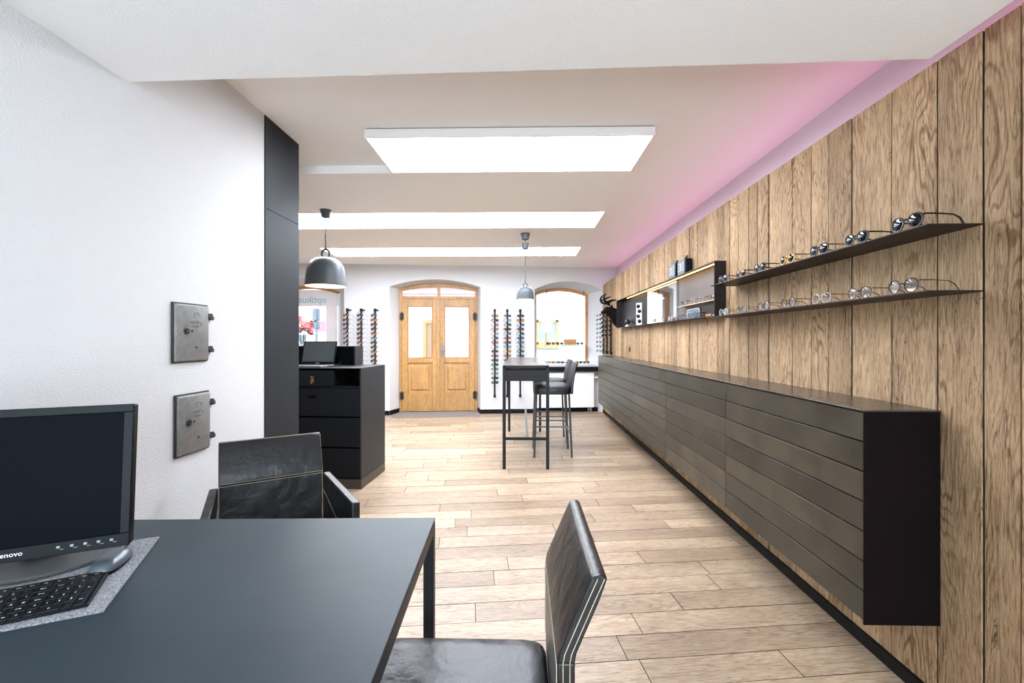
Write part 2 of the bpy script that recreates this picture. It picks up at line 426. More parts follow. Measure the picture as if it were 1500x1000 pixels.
for a0, a1 in ((-3.62, -2.335), (.955, 2.18)):
    wf.box(a0 - .0, a1, .12, .46, 0, .845)
wall_far = struct('wall_far', wf, plaster, M=FAR, label='white far wall with arched entrance and windows')
bb = MB()
bb.box(.0, .955, -.014, 0, 0, .075); bb.box(.955, 2.3, .105, .12, 0, .075)
bb.box(-4.7, -1.572, -.014, 0, 0, .075)
for (a, b, sg) in ((-1.572, -1.455, 1), (0., -.046, -1)):
    bb.loft([[(a, 0, 0), (a + sg * .014, 0, 0), (a + sg * .014, 0, .075), (a, 0, .075)], [(b, DN, 0), (b + sg * .014, DN, 0), (b + sg * .014, DN, .075), (b, DN, .075)]])
struct('baseboard_far', bb, skirt_m, .002, 'black skirting along the far wall', M=FAR)
# dark sill shelf under the right window
struct('trim_1', MB().box(.80, 2.26, -.07, .12, .745, .815), skirt_m, .003, 'dark sill board under the window beside the cabinets', M=FAR)

# windows
def arch_frame(mb, a0, a1, zb, s, t, wd, y0, y1, botw=None):
    O = arch(a0, a1, s, t, 16); I = arch(a0 + wd, a1 - wd, s - wd * .75, t - wd * 1.25, 16)
    bw = wd if botw is None else botw
    out = [(a0, zb)] + O + [(a1, zb)]; inn = [(a0 + wd, zb + bw)] + I + [(a1 - wd, zb + bw)]
    n = len(out)
    for k in range(n):
        j = (k + 1) % n
        a, b, c, d = out[k], out[j], inn[j], inn[k]
        mq = 1 if k in (0, n - 2, n - 1) else 0
        mb.loft([[(a[0], y0, a[1]), (b[0], y0, b[1]), (c[0], y0, c[1]), (d[0], y0, d[1])], [(a[0], y1, a[1]), (b[0], y1, b[1]), (c[0], y1, c[1]), (d[0], y1, d[1])]], mq)
    return inn
def window(name, a0, a1, label):
    wn = sempty(name, FAR, label)
    mb = MB(); inn = arch_frame(mb, a0, a1, .85, 2.15, 2.26, .042, .35, .42)
    mb.build('window_frame', [framewood, white_m if name == 'window_1' else framewood], wn, bevel=.003)  # window_1 stiles and bottom rail white: daylight glare put into their colour
    MB().prism(inn, .382, .388).build('window_pane', pane_m, wn)
    MB().box(a0 - .03, a1 + .03, .12, .36, .846, .866).build('sill', white_m, wn, bevel=.003)
    return wn
window('window_2', .955, 2.01, 'arched window with oak frame beside the cabinets')
win1 = window('window_1', -3.55, -2.50, 'arched shop window with oak frame behind the counter')
# lettering on the glass, written for the street, so mirrored from inside
let = MB()
letter_m = mat('teal_lettering', (150, 198, 204), .6)
Ml = Matrix.Translation((-3.02, .378, 2.01)) @ Matrix(((-1, 0, 0, 0), (0, 0, 1, 0), (0, 1, 0, 0), (0, 0, 0, 1)))
text_into(let, 'optikuss', .165, Ml, .001, bold=.003)
let.build('lettering', letter_m, win1)
MB().box(-2.76, -2.56, .379, .381, .93, 1.9).box(-3.50, -2.55, .3795, .381, 1.90, 2.19).build('film', mat('white_film', (236, 228, 230), .7), win1)

# entrance door
door = sempty('door_1', FAR, 'double oak entrance door with arched fanlight')
mb = MB(); f0, f1 = -1.455, -.046
arch_frame(mb, f0, f1, .0, 2.222, 2.318, .055, DN - .02, DN + .08, botw=.012)
mb.box(f0 + .05, f1 - .05, DN - .02, DN + .08, 2.035, 2.085)
mb.box(-.777, -.727, DN - .02, DN + .08, 2.08, 2.27)
mb.build('door_frame', [doorwood, doorwood], door, bevel=.004)
for a, b in ((f0 + .055, -.777), (-.727, f1 - .055)):
    pts = [p for p in arch(f0 + .055, f1 - .055, 2.18, 2.25, 30) if a <= p[0] <= b]
    MB().prism([(a, 2.085)] + pts + [(b, 2.085)], DN + .03, DN + .036).build('pane', pane_m, door)
for (a, b, side) in ((-1.402, -.758, 0), (-.752, -.1, 1)):
    lf = MB()
    st = .105
    lf.box(a, a + st, DN - .045, DN + .005, .014, 2.034); lf.box(b - st, b, DN - .045, DN + .005, .014, 2.034)
    lf.box(a + st, b - st, DN - .043, DN + .003, 1.90, 2.03); lf.box(a + st, b - st, DN - .043, DN + .003, .885, .972)
    lf.box(a + st, b - st, DN - .043, DN + .003, .016, .335)
    leaf = lf.build('door_leaf', doorwood, door, bevel=.004)
    MB().box(a + st - .005, b - st + .005, DN - .02, DN - .014, .965, 1.905).build('pane', pane_m, leaf)
    gb = MB()
    for q in ((a + st, a + st + .012, .972, 1.90), (b - st - .012, b - st, .972, 1.90), (a + st, b - st, .972, .984), (a + st, b - st, 1.888, 1.90)):
        gb.box(q[0], q[1], DN - .04, DN - .02, q[2], q[3])
    gb.build('glazing_bead', mat('bead_dark_oak', (150, 92, 44), .5), leaf)
    p0, p1, q0, q1 = a + st, b - st, .335, .885
    pn = MB().box(p0, p1, DN - .02, DN - .008, q0, q1)
    def rc(i, y): return [(p0 + i, y, q0 + i), (p1 - i, y, q0 + i), (p1 - i, y, q1 - i), (p0 + i, y, q1 - i)]
    pn.loft([rc(.05, DN - .02), rc(.075, DN - .038)])
    pn.build('raised_panel', doorwood, leaf, bevel=.003)
    hx = a if side == 0 else b
    for z in (1.72, .30):
        h = MB().tube([(hx, DN - .052, z - .08), (hx, DN - .052, z + .08)], .011, 8).box(hx - .035, hx + .035, DN - .051, DN - .046, z - .06, z + .06)
        h.build('hinge', mat('black_hinge', (52, 50, 48), .5, .5), leaf)
    if side == 1:
        MB().box(a - .03, a + .02, DN - .062, DN - .046, .014, 2.034).build('cover_strip', doorwood, leaf, bevel=.004)
        hx = a + .065
        hd = MB().box(hx - .02, hx + .02, DN - .053, DN - .045, .99, 1.23)
        hd.tube([(hx, DN - .05, 1.12), (hx, DN - .095, 1.12), (hx + .02, DN - .1, 1.12), (hx + .13, DN - .1, 1.118)], .009, 8)
        hd.tube([(hx, DN - .053, 1.05), (hx, DN - .062, 1.05)], .013, 10)
        hd.build('handle', mat('satin_steel', (120, 124, 128), .4, .6), leaf, bevel=.002)

# ------------------------------------------------------------------ outside (street, neighbour house)
struct('ground', MB().box(-45, 45, 8.75, 17.6, -.3, -.1), pave_m, label='paved street outside')
house = thing('house', 'pale rendered house across the street with oak windows', 'building', (0, 17, 0))
MB().box(-6.9, 45, 0, .4, -.1, 13).build('wall', house_m, house)
teal = MB().box(-45, -6.95, 17, 17.5, -.1, 13).build('house', mat('teal_render', (196, 218, 220), .9))
tag(teal, 'pale teal rendered house seen behind the pink parasol', 'building')
struct('wall_street_skyblock', MB().box(-45, 45, 8.66, 9.1, 2.9, 12.5), facade_m, label='unseen upper street front of the shop, added to block sky light')  # out of view, added to keep sky light off the street and houses
def hwin(x0, x1, z0, z1, split=1):
    f = MB(); fw = .09
    f.box(x0, x1, -.08, .02, z1 - fw, z1); f.box(x0, x1, -.08, .02, z0, z0 + fw)
    for k in range(split + 2):
        x = x0 + (x1 - x0 - fw) * k / (split + 1); f.box(x, x + fw, -.08, .02, z0, z1)
    fo = f.build('window', housewood, house)
    MB().box(x0 + .03, x1 - .03, -.03, -.02, z0 + .03, z1 - .03).build('pane', houseglass, fo)
hwin(.55, 1.38, 1.12, 2.05, 1)
MB().box(.5, 1.42, -.1, .0, .98, 1.12).build('window_ledge', housewood, house)
MB().box(.45, 1.5, -.06, .0, -.1, .96).build('plinth', grey_paint, house)
dr = MB().box(-3.72, -3.6, -.08, .02, .0, 2.05).box(-3.3, -3.18, -.08, .02, .0, 2.05).box(-3.6, -3.3, -.08, .02, 1.92, 2.05).build('door_frame', housewood, house)
MB().box(-3.6, -3.3, -.04, -.02, 0, 1.95).build('door_leaf', mat('house_door', (158, 130, 104), .6), dr)
pb = MB().box(-5.2, .4, -.12, .0, 3.0, 3.35).build('eaves_band', mat('pink_band', (200, 130, 130), .8), house)
# parasol and signal mast outside the left window
pink_fab = mat('pink_canvas', (226, 130, 160), .8)
par = thing('parasol', 'pink street parasol seen through the shop window', 'parasol', (-6.4, 11.6, -.1))
MB().tube([(0, 0, 0), (0, 0, 2.42)], .03, 8).build('pole', white_m, par)
MB().lathe([(1.32, 1.64), (1.30, 1.88), (.02, 2.38), (.0, 2.40)], 8, m=0).build('canopy', pink_fab, par)
sg = thing('traffic_signal', 'grey traffic signal on a mast outside the shop window', 'signal', (-4.74, 10.3, -.1))
MB().tube([(0, 0, 0), (0, 0, 2.1)], .04, 8).build('mast', mat('mast_grey', (120, 128, 134), .6), sg)
for z, zz in ((1.65, .17), (1.84, .28)):
    MB().box(-.06, .06, -.08, .08, z, z + zz).build('signal_head', mat('signal_grey', (96, 106, 116), .6), sg, bevel=.02)

# ------------------------------------------------------------------ lights in the ceiling
def panel(x0, x1, y0, y1, label, thick):
    t = thing('ceiling_light', label, 'ceiling light', ((x0 + x1) / 2, (y0 + y1) / 2, ZC), group='ceiling light panels')
    hx, hy = (x1 - x0) / 2, (y1 - y0) / 2
    f = MB(); e = .012
    z0 = ZD - ZC
    f.box(-hx, hx, -hy, -hy + e, z0, -.006); f.box(-hx, hx, hy - e, hy, z0, -.006)
    f.box(-hx, -hx + e, -hy + e, hy - e, z0, -.006); f.box(hx - e, hx, -hy + e, hy - e, z0, -.006)
    f.build('frame', white_m, t)
    MB().box(-hx + .008, hx - .008, -hy + .008, hy - .008, -.008, 0).build('shadow_gap_plate', skirt_m, t)  # black plate puts the shadow gap above the frame into colour
    MB().box(-hx + e, hx - e, -hy + e, hy - e, z0 + .001, z0 + .006).build('diffuser', led_m, t)
panel(-.967, .811, 2.748, 3.335, 'short bright light panel standing proud of the ceiling nearest the desk', 1)
panel(-2.75, .815, 4.38, 5.0, 'long bright light panel flush in the dropped ceiling between the other two', 0)
panel(-2.75, .805, 6.055, 6.67, 'long bright light panel flush in the dropped ceiling nearest the entrance', 0)

def pendant(label, x, y, zrim, rad, hgt, two):
    t = thing('pendant_lamp', label, 'pendant lamp', (x, y, zrim), group='bell pendant lamps')
    pr = [(1.0, 0), (.985, .12), (.96, .3), (.93, .5), (.86, .7), (.72, .86), (.5, .96), (.25, 1.0), (.06, 1.01)]
    o = MB().lathe([(r * rad, z * hgt) for r, z in pr], 40); o.build('shade', lamp_out, t)
    MB().lathe([(r * rad - .004, z * hgt - .003 + .003 * (z < .01)) for r, z in pr], 40).build('shade_lining', lamp_in, t)
    MB().lathe([(rad - .004, 0), (rad + .001, -.002), (rad + .001, .008)], 40).build('rim', lamp_out, t)
    MB().lathe([(.001, -.01), (.3 * rad, .0), (.42 * rad, .1 * hgt), (.36 * rad, .3 * hgt), (.1 * rad, .5 * hgt), (.03 * rad, .8 * hgt)], 20, (0, 0, hgt * .12)).build('bulb', bulb_m, t)
    h = hgt * .28; wv = rad * .2
    arcp = [(wv * math.cos(a), 0, hgt + h * .42 + h * .6 * math.sin(a)) for a in [PI * k / 10 - .5 + k * .1 for k in range(11)]]
    MB().tube([(wv * 1.05, 0, hgt * .97)] + arcp + [(-wv * 1.05, 0, hgt * .97)], rad * .06, 8).build('loop', lamp_out, t)
    ztop = (ZD - zrim)
    MB().tube([(0, 0, hgt + h), (0, 0, hgt + h + .32 * (ztop - hgt))], .007 if rad > .15 else .006, 8).build('cord_sleeve', lamp_out, t)
    MB().tube([(0, 0, hgt + h), (0, 0, ztop - .03)], .0028, 6).build('cord', black_m, t)
    cr = .055
    MB().lathe([(.0, -.075), (cr * .5, -.075), (cr * .72, -.07), (cr, -.006), (cr, 0), (0, 0)], 24, (0, 0, ztop)).build('canopy', lamp_out, t)
    if two: MB().lathe([(.0, -.07), (cr * .45, -.07), (cr * .65, -.064), (cr * .9, -.0), (0, 0)], 24, (0, 0, ztop - .118)).build('cup', lamp_out, t)
pendant('larger grey bell pendant lamp over the counter with laptop', -1.872, 4.27, 1.812, .187, .275, 0)
pendant('small grey bell pendant lamp over the narrow bar table', .043, 5.26, 1.769, .104, .15, 1)

# ------------------------------------------------------------------ drawer cabinets along the oak wall
CX, ZB, ZT = 1.207, .30, 1.053
cy = [1.614, 2.70, 3.803, 4.906, 6.027, 7.141]
ORD = ['first from the desk, beside the dark end panel', 'second from the desk', 'third from the desk, in the middle of the row', 'fourth from the desk', 'fifth from the desk, nearest the window']
for k in range(5):
    a, b = cy[k], cy[k + 1]
    t = thing('drawer_cabinet', 'steel fronted wall hung drawer cabinet, ' + ORD[k], 'cabinet', (CX, (a + b) / 2, ZB), group='wall hung drawer cabinets')
    hw = (b - a) / 2
    MB().box(.024, XW - CX - .003, -hw + .001, hw - .001, 0, ZT - ZB - .006).build('body', dark_m, t)
    if k == 0: MB().box(-.004, XW - CX - .003, -hw - .006, -hw, -.002, ZT - ZB - .006).build('end_panel', dark_m, t, bevel=.001)
    hh = (ZT - ZB - .012) / 7
    for r in range(7):
        z = .004 + r * hh
        d = random.uniform(0, .0012)
        MB().box(.004 - d, .023, -hw + .002, hw - .002, z + .002, z + hh - .003).build('drawer', drawer_m, t, bevel=.0012, seg=1)
wt = MB().box(-.004, XW - CX - .003, -.006, cy[5] - cy[0], -.0058, 0).build('worktop', top_m, loc=(CX, cy[0], ZT), bevel=.001)
tag(wt, 'long dark steel worktop over the wall hung drawer cabinets', 'worktop')

# ------------------------------------------------------------------ wall shelves
for z, lab in ((1.671, 'upper steel wall shelf carrying dark sunglasses'), (1.458, 'lower steel wall shelf carrying clear spectacles')):
    s = MB().box(1.293, XW - .001, 1.465, 3.12 if z > 1.5 else 3.20, z - .005, z).build('wall_shelf', shelf_m, bevel=.001)
    tag(s, lab, 'shelf', 'steel shelves for eyewear')

# lit display case
BX0, BY0, BY1, BZ0, BZ1 = 1.383, 3.262, 6.60, 1.470, 1.867
case = thing('display_case', 'shallow dark steel display case with warm light strip on the oak wall', 'display case', (BX0, BY0, BZ0))
dp, ln, hg, e = XW - BX0 - .003, BY1 - BY0, BZ1 - BZ0, .006
MB().box(0, dp, 0, ln, 0, e).build('bottom_panel', shelf_m, case)
MB().box(0, dp, 0, ln, hg - e, hg).build('top_panel', shelf_m, case)
MB().box(0, dp, 0, e, e, hg - e).build('side_panel', shelf_m, case)
MB().box(0, dp, ln - e, ln, e, hg - e).build('side_panel', shelf_m, case)
MB().box(dp - .004, dp, e, .95, e, hg - e).build('back_panel', steel('case_back_steel', (98, 88, 81), .5, .2, .2, .0), case)
MB().box(dp - .004, dp, .95, ln - e, e, hg - e).build('back_panel', shelf_m, case)
MB().box(dp - .012, dp - .004, 1.0, 1.98, e, hg - e).build('mirror', mirror_m, case)
MB().box(.036, .043, .03, ln - .5, hg - e - .006, hg - e).build('light_strip', warm_m, case)
MB().box(.01, dp - .004, e, .80, .118, .124).build('inner_shelf', mat('pale_shelf_edge', (196, 170, 140), .5), case)

# ------------------------------------------------------------------ eyewear
def lens_outline(w_, h_, p=2.6, n=18, drop=.0):
    pts = []
    for k in range(n):
        a = 2 * PI * k / n
        c, s = math.cos(a), math.sin(a)
        x = math.copysign(abs(c) ** (2 / p), c) * w_ / 2; z = math.copysign(abs(s) ** (2 / p), s) * h_ / 2
        if s < 0: x *= 1 - .12 * abs(s)
        pts.append((x, z))
    return pts
def specs_parts(lw, lh, p, rim, detail=True, dm=1.):
    """spectacles facing -y, wearer behind (+y), resting with z=0 under the lenses"""
    cx = lw / 2 + .009; zc = lh / 2 + rim
    n = 18 if detail else 10
    ol = lens_outline(lw, lh, p, n)
    fr = MB(); lenses = []; temples = []
    for s in (-1, 1):
        ring = [(s * (cx + x * (1 if s > 0 else 1)), .004 * ((cx + x) / .06) ** 2, zc + z) for x, z in ol]
        fr.tube(ring, rim, 5 if detail else 4, 0, closed=True)
        L_ = MB(); i = [(q[0], q[1] - .0004, q[2]) for q in ring]
        mx_, mz_ = s * cx, zc
        dome = lambda f, d: [(mx_ + (q[0] - mx_) * f, q[1] * f - d, mz_ + (q[2] - mz_) * f) for q in ring]
        L_.loft([[(q[0], q[1] + .001, q[2]) for q in ring], dome(.99, .0004 * dm), dome(.66, .0026 * dm), dome(.3, .0036 * dm)] if detail else [i, [(q[0], q[1] + .0012, q[2]) for q in ring]])
        lenses.append(L_)
        xe = s * (cx + lw / 2 + .003); zt = zc + lh * .28
        T = MB().tube([(xe - s * .004, .005, zt), (xe, .008, zt + .001), (xe, .05, zt + .001), (xe - s * .002, .10, zt - .002), (xe - s * .004, .122, zt - .012), (xe - s * .005, .138, max(.0025, zt - .034))],
                      [rim * .9, rim * 1.1, rim * .9, rim * .9, rim * 1.1, rim], 5 if detail else 4)
        temples.append(T)
    fr.tube([(-.011, .001, zc + lh * .16), (0, -.001, zc + lh * .24), (.011, .001, zc + lh * .16)], rim, 5)
    if detail:
        for s in (-1, 1): fr.tube([(s * .009, .003, zc), (s * .011, .009, zc - .004)], .0013, 5)
    return fr, lenses, temples
fm_black = mat('frame_black', (16, 16, 18), .35, spec=.35); fm_gold = mat('frame_gold', (176, 128, 58), .3, .8)
fm_brown = mat('frame_tortoise', (120, 70, 32), .3, noise=.6, nscale=150); fm_steel = mat('frame_gunmetal', (84, 84, 88), .3, .8)
fm_clear = mat('frame_crystal', (190, 186, 182), .2)
def specs(name, label, cat, lw, lh, p, rim, fmat, tmat, lmat, group):
    t = thing(name, label, cat, group=group)
    f, ls, ts = specs_parts(lw, lh, p, rim, True, .25 if lmat is clear_m else 1.)
    f.build('frame', fmat, t)
    for l in ls: l.build('lens', lmat, t)
    for q in ts: q.build('temple', tmat, t)
    return t
FACE_L = R(-90)   # spectacles facing -y turned to face -x
def put(t, x, y, z, rz): t.location = (x, y, z); t.rotation_euler = (0, 0, rz)
sunrow = [(1.556, 'black', 'nearest the free shelf end', .052, .046, 2.2, fm_black, fm_black), (1.786, 'black', 'second from the free shelf end', .05, .042, 2.3, fm_black, fm_black),
          (2.007, 'gold armed', 'third from the free end', .049, .042, 3., fm_black, fm_gold), (2.244, 'thin gold', 'fourth from the free end', .05, .044, 2., fm_gold, fm_gold),
          (2.498, 'black', 'fifth from the free shelf end', .049, .042, 2.2, fm_black, fm_black), (2.712, 'brown tortoise', 'second from the display case', .052, .04, 3., fm_brown, fm_black),
          (2.95, 'steel framed', 'nearest the display case', .05, .04, 3., fm_steel, fm_steel)]
for y, c, pos, lw, lh, p, fm_, tm in sunrow:
    t = specs('sunglasses', f'{c} sunglasses on the upper wall shelf, {pos}', 'sunglasses', lw, lh, p, .003, fm_, tm, sun_m, 'sunglasses on the upper wall shelf')
    put(t, 1.303, y, 1.671, FACE_L)
clrow = [(1.571, 'round black', 'nearest the free shelf end', .05, .047, 2., fm_black, fm_steel), (1.771, 'dark thin', 'second from the free shelf end', .051, .042, 2.2, fm_steel, fm_steel),
         (1.993, 'pale rimmed', 'third from the free end', .05, .042, 2.3, fm_clear, fm_brown), (2.232, 'round dark', 'fourth from the free end', .048, .044, 2., fm_black, fm_black),
         (2.46, 'dark', 'fifth from the free shelf end', .047, .043, 2., fm_black, fm_black), (2.703, 'thin steel', 'second from the display case', .05, .04, 2., fm_steel, fm_steel),
         (2.945, 'pale', 'nearest the display case', .05, .04, 2.4, fm_clear, fm_steel)]
for y, c, pos, lw, lh, p, fm_, tm in clrow:
    t = specs('spectacles', f'{c} clear spectacles on the lower wall shelf, {pos}', 'spectacles', lw, lh, p, .0016, fm_, tm, clear_m, 'spectacles on the lower wall shelf')
    put(t, 1.303, y, 1.458, FACE_L)

# small eyewear (too small in the picture for separate parts): one mesh each, shared
def small_mesh(name, lw, lh, p, fmat, lmat, rim=.0026):
    f, ls, ts = specs_parts(lw, lh, p, rim, False)
    mb = MB()
    def join(o, m):
        i = len(mb.v); mb.v += o.v; mb.f += [tuple(i + k for k in q) for q in o.f]; mb.m += [m] * len(o.f)
    join(f, 0)
    for l in ls: join(l, 1)
    for q in ts: join(q, 0)
    return mb.mesh(name, [fmat, lmat])
lens_cols = [('lens_green', (52, 66, 52)), ('lens_brown', (84, 56, 38)), ('lens_blue', (58, 88, 120)), ('lens_grey', (70, 72, 78)), ('lens_teal', (96, 140, 138)), ('lens_rose', (150, 90, 90)), ('lens_orange', (160, 104, 50))]
lens_mats = [mat(n_, c_, .12, spec=.8) for n_, c_ in lens_cols]
fr_mats = [fm_black, fm_brown, fm_steel, fm_gold, mat('frame_navy', (34, 44, 84), .3), mat('frame_red', (150, 50, 46), .3)]
SMALL = []
for lm in range(7):
    for fm_ in (0, (lm + 1) % 6):
        SMALL.append(small_mesh('sunglasses_small', .052, .042, 2.2 + .2 * (lm % 3), fr_mats[fm_], lens_mats[lm]))
CLEAR = [small_mesh('spectacles_small', .05, .042, 2.2, fm_black, clear_m), small_mesh('spectacles_small', .05, .04, 2.2, fm_steel, clear_m), small_mesh('spectacles_small', .05, .042, 2.4, fm_brown, clear_m)]
def small(name, me, label, cat, group, M):
    o = bpy.data.objects.new(name, me); C.objects.link(o); o.matrix_world = M
    return tag(o, label, cat, group)
NTH = ['topmost', 'second from the top', 'third from the top', 'fourth from the top', 'fifth from the top', 'sixth from the top', 'seventh from the top', 'eighth from the top',
       'ninth from the top', 'tenth from the top', 'eleventh from the top', 'twelfth from the top', 'thirteenth from the top', 'fourteenth from the top', 'fifteenth from the top', 'sixteenth from the top']
def rod(M, z0, z1, label, group, off=.10):
    t = thing('display_rod', label, 'display rod', group=group, M=M)
    MB().tube([(0, -off, z0 + .05), (0, -off, z1 - .05)], .015, 8).build('tube', black_m, t)
    for z in (z0, z1 - .06):
        MB().box(-.019, .019, -off - .019, -off + .019, z, z + .05).box(-.012, .012, -off, -.004, z + .015, z + .035).build('bracket', black_m, t, bevel=.003)
    pg = MB(); z = z1 - .10
    while z > z0 + .30:
        pg.box(-.017, .017, -off - .036, -off - .008, z - .03, z); z -= .077
    pg.build('peg_row', black_m, t)
    return t
def rod_row(ts, z0, z1, side, first, counts, rot, mats, cname, words_):
    for i, (t_, cnt) in enumerate(zip(ts, counts)):
        M = FAR @ Matrix.Translation((t_, 0, 0)) @ Matrix.Rotation(rot, 4, 'Z')
        rod(M, z0, z1, f'black eyewear rod on the wall {side}, {words_[i]}', 'eyewear rods ' + side)
        for k in range(cnt):
            z = z1 - .155 - k * .077
            G = M @ Matrix.Translation((0, -.144, z)) @ Matrix.Rotation(R(random.uniform(-6, 6)), 4, 'Z')
            small('sunglasses', random.choice(mats), f'sunglasses on the {words_[i]} rod {side}, {NTH[k]}', 'sunglasses', 'sunglasses on rods ' + side, G)
rod_row((-2.218, -1.988, -1.758), .40, 1.842, 'between counter and entrance door', 0, (11, 12, 12), R(-22), SMALL, '', ['leftmost', 'middle', 'rightmost'])
rod_row((.237, .457, .684), .295, 1.846, 'between entrance door and window', 0, (16, 13, 13), R(4), SMALL, '', ['leftmost', 'middle', 'rightmost'])
# rods on the oak wall by the corner
for i, y in enumerate((7.95, 7.62, 7.30)):
    wd = ['farthest, beside the window', 'middle', 'nearest the antlered head'][i]
    M = Matrix.Translation((XW, y, 0)) @ Matrix.Rotation(R(-90), 4, 'Z')
    rod(M, 1.06, 1.80, f'slim eyewear rod on the oak wall above the cabinets, {wd}', 'eyewear rods on the oak wall', .03)
    for k in range(9):
        G = M @ Matrix.Translation((0, -.145, 1.80 - .10 - k * .077))
        small('spectacles', random.choice(CLEAR), f'spectacles on the oak wall rod {wd}, {NTH[k]}', 'spectacles', 'spectacles on the oak wall rods', G)

# eyewear and small things inside the case
for k, y in enumerate((3.36, 3.55, 3.72, 3.92)):
    small('spectacles', CLEAR[k % 3], 'spectacles on the pale inner shelf of the display case, ' + ['nearest its open end panel', 'second from its end panel', 'third from its end panel', 'nearest the mirror'][k], 'spectacles', 'spectacles on the inner shelf',
          Matrix.Translation((1.40, y, 1.470 + .124)) @ Matrix.Rotation(R(-90), 4, 'Z') @ Matrix.Scale(.42, 4, (0, 1, 0)))
for k, y in enumerate((3.60, 3.80, 4.02, 4.24, 4.48, 4.75)):
    small('sunglasses', SMALL[(k * 3) % 14], 'sunglasses on the floor of the display case, ' + ['in front of the black box', 'in front of the blue picture', 'just beyond the blue picture', 'under the near edge of the mirror', 'in front of the mirror, second along', 'in front of the mirror, farthest along'][k], 'sunglasses', 'sunglasses on the case floor',
          Matrix.Translation((1.388, y, 1.4765)) @ Matrix.Rotation(R(-90), 4, 'Z') @ Matrix.Scale(.42, 4, (0, 1, 0)))
pic = thing('picture', 'small blue landscape picture leaning inside the display case', 'picture', (1.448, 3.83, 1.4765))
MB().box(-.004, .004, -.13, .13, 0, .085).build('frame', white_m, pic)
MB().box(-.005, -.004, -.122, .122, .008, .078).build('print', mat('blue_print', (86, 108, 130), .4, noise=.6, nscale=14), pic)
bxk = thing('box', 'small black box with orange label inside the display case', 'box', (1.445, 3.50, 1.4765))
MB().box(-.012, .012, -.15, .1, 0, .075).build('carton', black_m, bxk, bevel=.001)
MB().box(-.0135, -.012, -.06, .04, .006, .022).build('sticker', mat('orange_sticker', (206, 120, 50), .5), bxk)
bxw = thing('card_stand', 'small white card stand near the end panel of the display case', 'card stand', (1.42, 3.32, 1.4765))
MB().box(-.012, .012, -.03, .03, 0, .008).build('foot', white_m, bxw); MB().box(-.002, .002, -.028, .028, .008, .04).build('card', white_m, bxw)
# white board with sunglasses at the dark end of the case, and a small globe
brd = thing('display_board', 'white board hung with sunglasses at the dark end of the display case', 'display board', (1.424, 5.50, 1.4765), R(45))
MB().box(-.004, .004, -.04, .035, 0, .27).build('board', white_m, brd)
for k in range(4):
    s = MB()
    s.lathe([(.001, 0), (.024, .003), (.024, .007), (.001, .01)], 12); ob = s.build('lens', sun_m, brd); ob.location = (-.0045, -.012 + .016 * (k % 2), .05 + k * .06); ob.rotation_euler = (0, R(-90), 0)
gl = thing('ornament', 'small black ball ornament on white foot in the dark end of the display case', 'ornament', (1.42, 6.08, 1.4765))
MB().lathe([(.026, 0), (.026, .012), (.01, .02), (.009, .03)], 16, cap=True).build('foot', white_m, gl)
MB().lathe([(.001 + .036 * math.sin(PI * k / 10), .064 - .036 * math.cos(PI * k / 10)) for k in range(11)], 16).build('ball', mat('ornament_black', (30, 30, 32), .2), gl)

# flip clocks on top of the case
clk_grey = mat('clock_grey', (88, 96, 102), .5); flap = mat('clock_flap', (178, 184, 188), .6); digit = mat('clock_digit', (36, 40, 44), .6)
def clock(label, y, wd, digs):
    t = thing('flip_clock', label, 'clock', (1.395, y, BZ1), group='flip clocks on the display case')
    MB().box(.006, .072, -wd / 2, wd / 2, .0, .135).build('body', plastic_m, t, bevel=.012)
    MB().box(0, .012, -wd / 2 + .002, wd / 2 - .002, .002, .133).build('face', clk_grey, t, bevel=.005)
    for k, (s, d) in enumerate(((1, digs[0]), (-1, digs[1]))):
        y0 = s * wd * .22
        MB().box(-.002, .0, y0 - wd * .17, y0 + wd * .17, .035, .068).box(-.002, 0, y0 - wd * .17, y0 + wd * .17, .07, .103).build('flap', flap, t)
        dg_ = MB(); text_into(dg_, d, .082, frame3((-.0024, y0, .066), (0, -1, 0), (0, 0, 1)), .0004, bold=.002); dg_.build('digit', digit, t)
    MB().tube([(.03, -wd * .3, .135), (.04, -wd * .3, .16), (.05, -wd * .1, .165), (.05, wd * .2, .16)], .006, 6).build('cable', black_m, t)
clock('grey flip clock on the display case, the one nearer the wall shelves', 3.98, .17, '03')
clock('grey flip clock on the display case, the one nearer the antlers', 4.22, .17, '03')

# layered trophy head
hd = thing('trophy_head', 'black layered deer head with black antlers on the oak wall', 'trophy head', (XW, 6.85, 1.60))
prof = [(0, -.13, .16, .075), (.04, -.10, .175, .075), (.08, -.05, .19, .07), (.12, .02, .205, .07), (.15, .06, .212, .07), (.18, .09, .205, .062), (.21, .10, .175, .05), (.235, .10, .145, .042), (.262, .095, .125, .034)]
def pf(x):
    for p, q in zip(prof, prof[1:]):
        if p[0] <= x <= q[0]:
            u = (x - p[0]) / (q[0] - p[0]); return [p[j] + (q[j] - p[j]) * u for j in range(4)]
ribm = mat('black_card', (22, 18, 17), .8, spec=.1)
k = 0; x = 0.0
while x < .258:
    _, z0, z1, hw = pf(x); mid, hh = (z0 + z1) / 2, (z1 - z0) / 2
    pts = [(hw * math.copysign(abs(math.cos(a)) ** .8, math.cos(a)), mid + hh * math.copysign(abs(math.sin(a)) ** .7, math.sin(a))) for a in [2 * PI * j / 16 for j in range(16)]]
    MB().loft([[(-x, p, q) for p, q in pts], [(-x - .0125, p, q) for p, q in pts]]).build('layer', ribm, hd); x += .0165
MB().tube([(0, 0, .02), (-.16, 0, .12), (-.24, 0, .12)], [.05, .035, .02], 8).build('core', ribm, hd)
